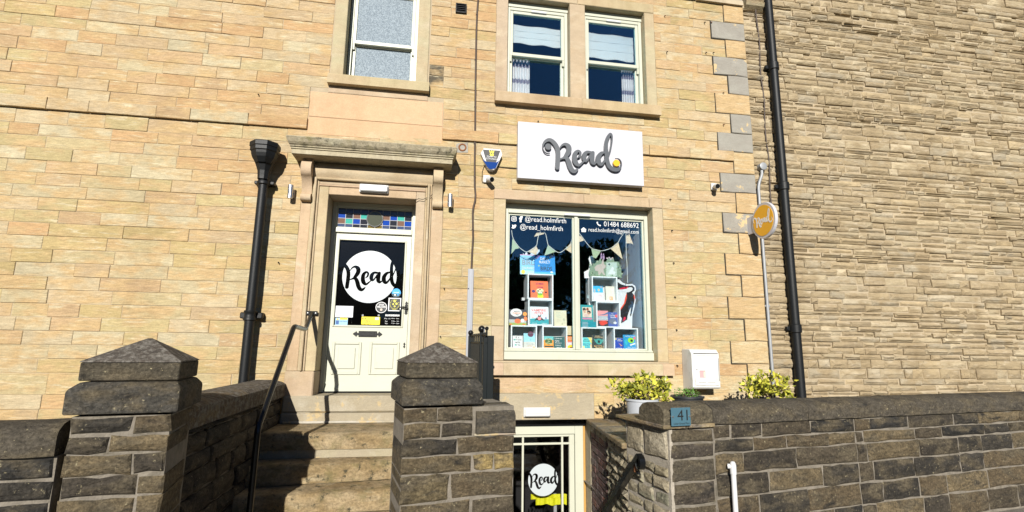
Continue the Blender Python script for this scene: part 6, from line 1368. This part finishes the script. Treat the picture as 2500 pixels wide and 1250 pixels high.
# ================================================================== PLANTS
def leaf_cloud(mb, c, rx, ry, rz, n, l0, l1, low=0.0, flatz=-.6):
    for _ in range(n):
        while True:
            p = Vector((random.uniform(-1, 1), random.uniform(-1, 1), random.uniform(flatz, 1)))
            if .25 < p.length < 1: break
        p = Vector((c[0] + p.x * rx, c[1] + p.y * ry, c[2] + p.z * rz)); d = Vector((random.gauss(0, 1), random.gauss(0, 1), random.gauss(.7, .7))).normalized()
        s = d.cross(Vector((random.gauss(0, 1), random.gauss(0, 1), random.gauss(0, 1)))).normalized(); u = s.cross(d); l = random.uniform(l0, l1); w = l * random.uniform(.22, .32)
        t = min(1, max(0, random.gauss(.62, .28)))
        mb.add([p, p + d * l * .45 + s * w + u * w * .3, p + d * l, p + d * l * .45 - s * w + u * w * .3], [(0, 1, 2), (0, 2, 3)], (.5, .5, .5, t))
def potted(px, py_top, Y, rtop, rbot, zb, zt, potmat, label, bush, lm, n, l0, l1, name='potted_shrub', cat='potted plant'):
    x, _ = at(px, py_top, Y); t = thing(name, (x, Y, zb), label, cat)
    mb = MB(); mb.lathe([(rbot, zb), (rbot + (rtop - rbot) * .5, zb + (zt - zb) * .5), (rtop, zt - .025), (rtop + .012, zt - .02), (rtop + .012, zt), (rtop - .012, zt), (rtop - .02, zt - .05)], (x, Y, 0), 28, cap=False); smooth_by_angle(mb.build('pot', potmat, t), 40)
    mb = MB(); mb.lathe([(.002, zt - .035), (rtop - .012, zt - .045)], (x, Y, 0), 20, cap=False); mb.build('soil', SOIL, t)
    mb = MB()
    for _ in range(14):
        e = Vector((random.uniform(-1, 1) * bush[0] * .75, random.uniform(-1, 1) * bush[1] * .75, bush[2] * random.uniform(.5, 1.6))); b0 = Vector((x + random.uniform(-.05, .05), Y + random.uniform(-.05, .05), zt - .05)); top = b0 + e; mid = (b0 + top) / 2 + Vector((0, 0, .05))
        mb.tube([b0, mid, top], [.007, .005, .003], 5)
    mb.build('stems', BARK, t)
    mb = MB(); nc = 22
    for i in range(nc):
        a_ = random.uniform(0, 6.28); rr = math.sqrt(random.random()); k = random.uniform(.22, .42)
        c = (x + math.cos(a_) * rr * bush[0] * .85, Y + math.sin(a_) * rr * bush[1] * .85, zt + bush[2] * (.1 + 1.45 * random.random() * (1 - .5 * rr)))
        leaf_cloud(mb, c, bush[0] * k, bush[1] * k, bush[2] * k * 1.3, int(n / nc * random.uniform(.6, 1.4)), l0 * random.uniform(.8, 1), l1, flatz=-1)
    mb.build('foliage', lm, t); return t
POTW = plain('speckled_white_pot', (.40, .42, .45), .5, var=.12, scale=120); POTD = plain('dark_plastic_pot', (.02, .022, .025), .5)
potted(1568, 970, -.95, .17, .15, .70, at(1555, 973, -.95)[1], POTW, 'yellow leaved shrub in a speckled white pot beside the meter box', (.31, .25, .175), LEAFY, 760, .035, .085)
potted(1880, 970, -.75, .17, .13, .70, at(1870, 972, -.75)[1], POTD, 'yellow leaved shrub in a dark pot at the right edge of the terrace', (.30, .24, .19), LEAFY, 520, .045, .085)
potted(1678, 972, -.80, .17, .12, .70, at(1670, 966, -.80)[1], POTD, 'small green plant in a dark bowl under the meter box', (.13, .12, .06), LEAFG, 420, .012, .028)

# ================================================================== NEIGHBOURING BUILDING
nb_ = thing('neighbour_building', (7.5, .05, 0), 'neighbouring house wall of narrow split faced stone beyond the corner', 'building')
mb = MB(); mb.box(4.525, 11.5, .062, 8.2, -.05, 9.0); nw = mb.build('wall', MORTAR, nb_)
rest = MB(); z = 0.0; cnt = 0
def rk():
    c = random.choice([(.42, .33, .20), (.45, .37, .24), (.38, .30, .19), (.48, .40, .27), (.40, .34, .24)]); k = random.uniform(.82, 1.18); return (c[0] * k, c[1] * k, c[2] * k, seed())
while z < 8.9:
    h = random.choice([.055, .07, .085, .10, .13]) * random.uniform(.9, 1.1); x = 4.527 + (0 if random.random() < .5 else -.001)
    while x < 11.4:
        w = random.uniform(.10, .5); f = .045 + random.uniform(-.022, .012)
        if x < 4.95 and .9 < z < 7.3 and cnt < 300:
            mb = MB(); mb.block(x + .003, min(x + w, 11.4) - .003, z + .003, z + h - .003, f, .08, .006, .012, .12, rk(), .03 * random.random()); mb.build('stone', ROCK, nw); cnt += 1
        else: rest.block(x + .003, min(x + w, 11.4) - .003, z + .003, z + h - .003, f, .08, .006, .012, .3, rk(), .03 * random.random())
        x += w
    z += h
tag(rest.build('stone', ROCK, nw), kind='stuff')
mb = MB(); mb.prism([(.04, 6.70), (-.03, 6.74), (-.05, 6.80), (-.02, 6.82), (-.07, 6.88), (-.09, 6.98), (.05, 7.0)], 4.56, 4.86, (.36, .31, .2, seed())); mb.build('corbel', ROCK, nb_)
t = thing('downpipe', (4.925, -.03, 0), 'black cast iron downpipe on the neighbouring wall at the right edge', 'downpipe')
mb = MB(); mb.lathe([(.06, 0), (.06, 8.6)], (4.925, -.035, 0), 16); smooth_by_angle(mb.build('pipe', IRON, t), 40)
for zq in (1.9, 3.9, 5.75):
    mb = MB(); mb.lathe([(.062, zq - .06), (.075, zq - .05), (.075, zq + .05), (.062, zq + .06)], (4.925, -.035, 0), 16); mb.box(4.81, 5.04, -.02, .06, zq - .03, zq + .03, .008); smooth_by_angle(mb.build('collar', IRON, t), 40)
x, z = 4.77, 0
t = thing('wall_cable', (4.78, .02, 3.4), 'brown cable hanging down the neighbouring split stone wall', 'cable'); mb = MB(); mb.tube([(4.76 + .012 * math.sin(i * 1.3), .022, 7.4 - i * .2) for i in range(21)], .009, 6); mb.build('cable', CABLEM, t)
xq, zq = at(1861, 407, .0)
t = thing('conduit', (xq, .0, 0), 'grey conduit pipe with round junction box behind the amber sign', 'conduit')
mb = MB(); mb.lathe([(.055, -.03), (.055, .04)], (xq, 0, zq), 18, 'y'); mb.lathe([(.04, -.036), (.055, -.03)], (xq, 0, zq), 18, 'y'); smooth_by_angle(mb.build('junction_box', GALV, t), 40)
xl_ = at(1853, 470, .0)[0]
mb = MB(); mb.tube(fillet([(xq - .01, .005, zq - .05), (xq - .012, .005, zq - .12), (xl_, .005, zq - .28), (xl_, .005, 0.0)], .08), .022, 10); smooth_by_angle(mb.build('pipe', GALV, t), 50)
for z in (3.9 - .3, 2.2): mb = MB(); mb.box(xl_ - .04, xl_ + .04, .0, .05, z - .012, z + .012, .003); mb.build('clip', GALV, t)

# ================================================================== TREES ACROSS THE ROAD (mirrored in the panes)
TL = ['%s tree in the row across the road behind the viewer' % q for q in ('broad third', 'low fourth', 'rounded fifth', 'tallest sixth', 'tall seventh', 'broad eighth', 'rightmost tall', 'leftmost broad')]
for i, (x, y, h, r) in enumerate(((-13, -36, 9.5, 4.2), (-6.0, -39, 8.5, 4.0), (1.5, -36, 9.0, 4.0), (8, -38, 11.5, 4.6), (15, -36, 11.0, 4.4), (22, -37, 9.5, 4.5), (31, -38, 10.5, 4.6), (-22, -38, 10, 4.5))):
    t = thing('street_tree', (x, y, -.16), TL[i], 'tree', 'trees across the road')
    mb = MB(); mb.tube([(x, y, -.2), (x + .1, y, h * .3), (x - .1, y + .2, h * .7)], [.28, .2, .07], 8)
    for _ in range(7):
        a_ = random.uniform(0, 6.28); q = Vector((x, y, h * random.uniform(.3, .55))); mb.tube([q, q + Vector((math.cos(a_) * r * .4, math.sin(a_) * r * .4, h * .15)), q + Vector((math.cos(a_) * r * .7, math.sin(a_) * r * .7, h * .28))], [.1, .06, .02], 6)
    mb.build('trunk', BARK, t)
    mb = MB()
    for _ in range(16):
        a_ = random.uniform(0, 6.28); rr = r * random.uniform(.1, .75); cz = h * random.uniform(.35, .86)
        leaf_cloud(mb, (x + math.cos(a_) * rr, y + math.sin(a_) * rr, cz), r * .36, r * .36, h * .15, 260, .4, .8, flatz=-1)
    mb.build('crown', LEAFT, t)
mb = MB(); n = 40; vs = []
for i in range(n + 1):
    x = -120 + i * 6; hh = 4.2 + 1.2 * math.sin(i * .37) + .8 * math.sin(i * .9 + 1); vs += [(x, -44, -.3), (x, -52, hh), (x, -90, hh + 1)]
mb.add(vs, [(3 * i, 3 * i + 3, 3 * i + 4, 3 * i + 1) for i in range(n)] + [(3 * i + 1, 3 * i + 4, 3 * i + 5, 3 * i + 2) for i in range(n)]); tag(mb.build('hillside', GRASS, smooth=True), kind='structure')
print('objects', len(bpy.data.objects))
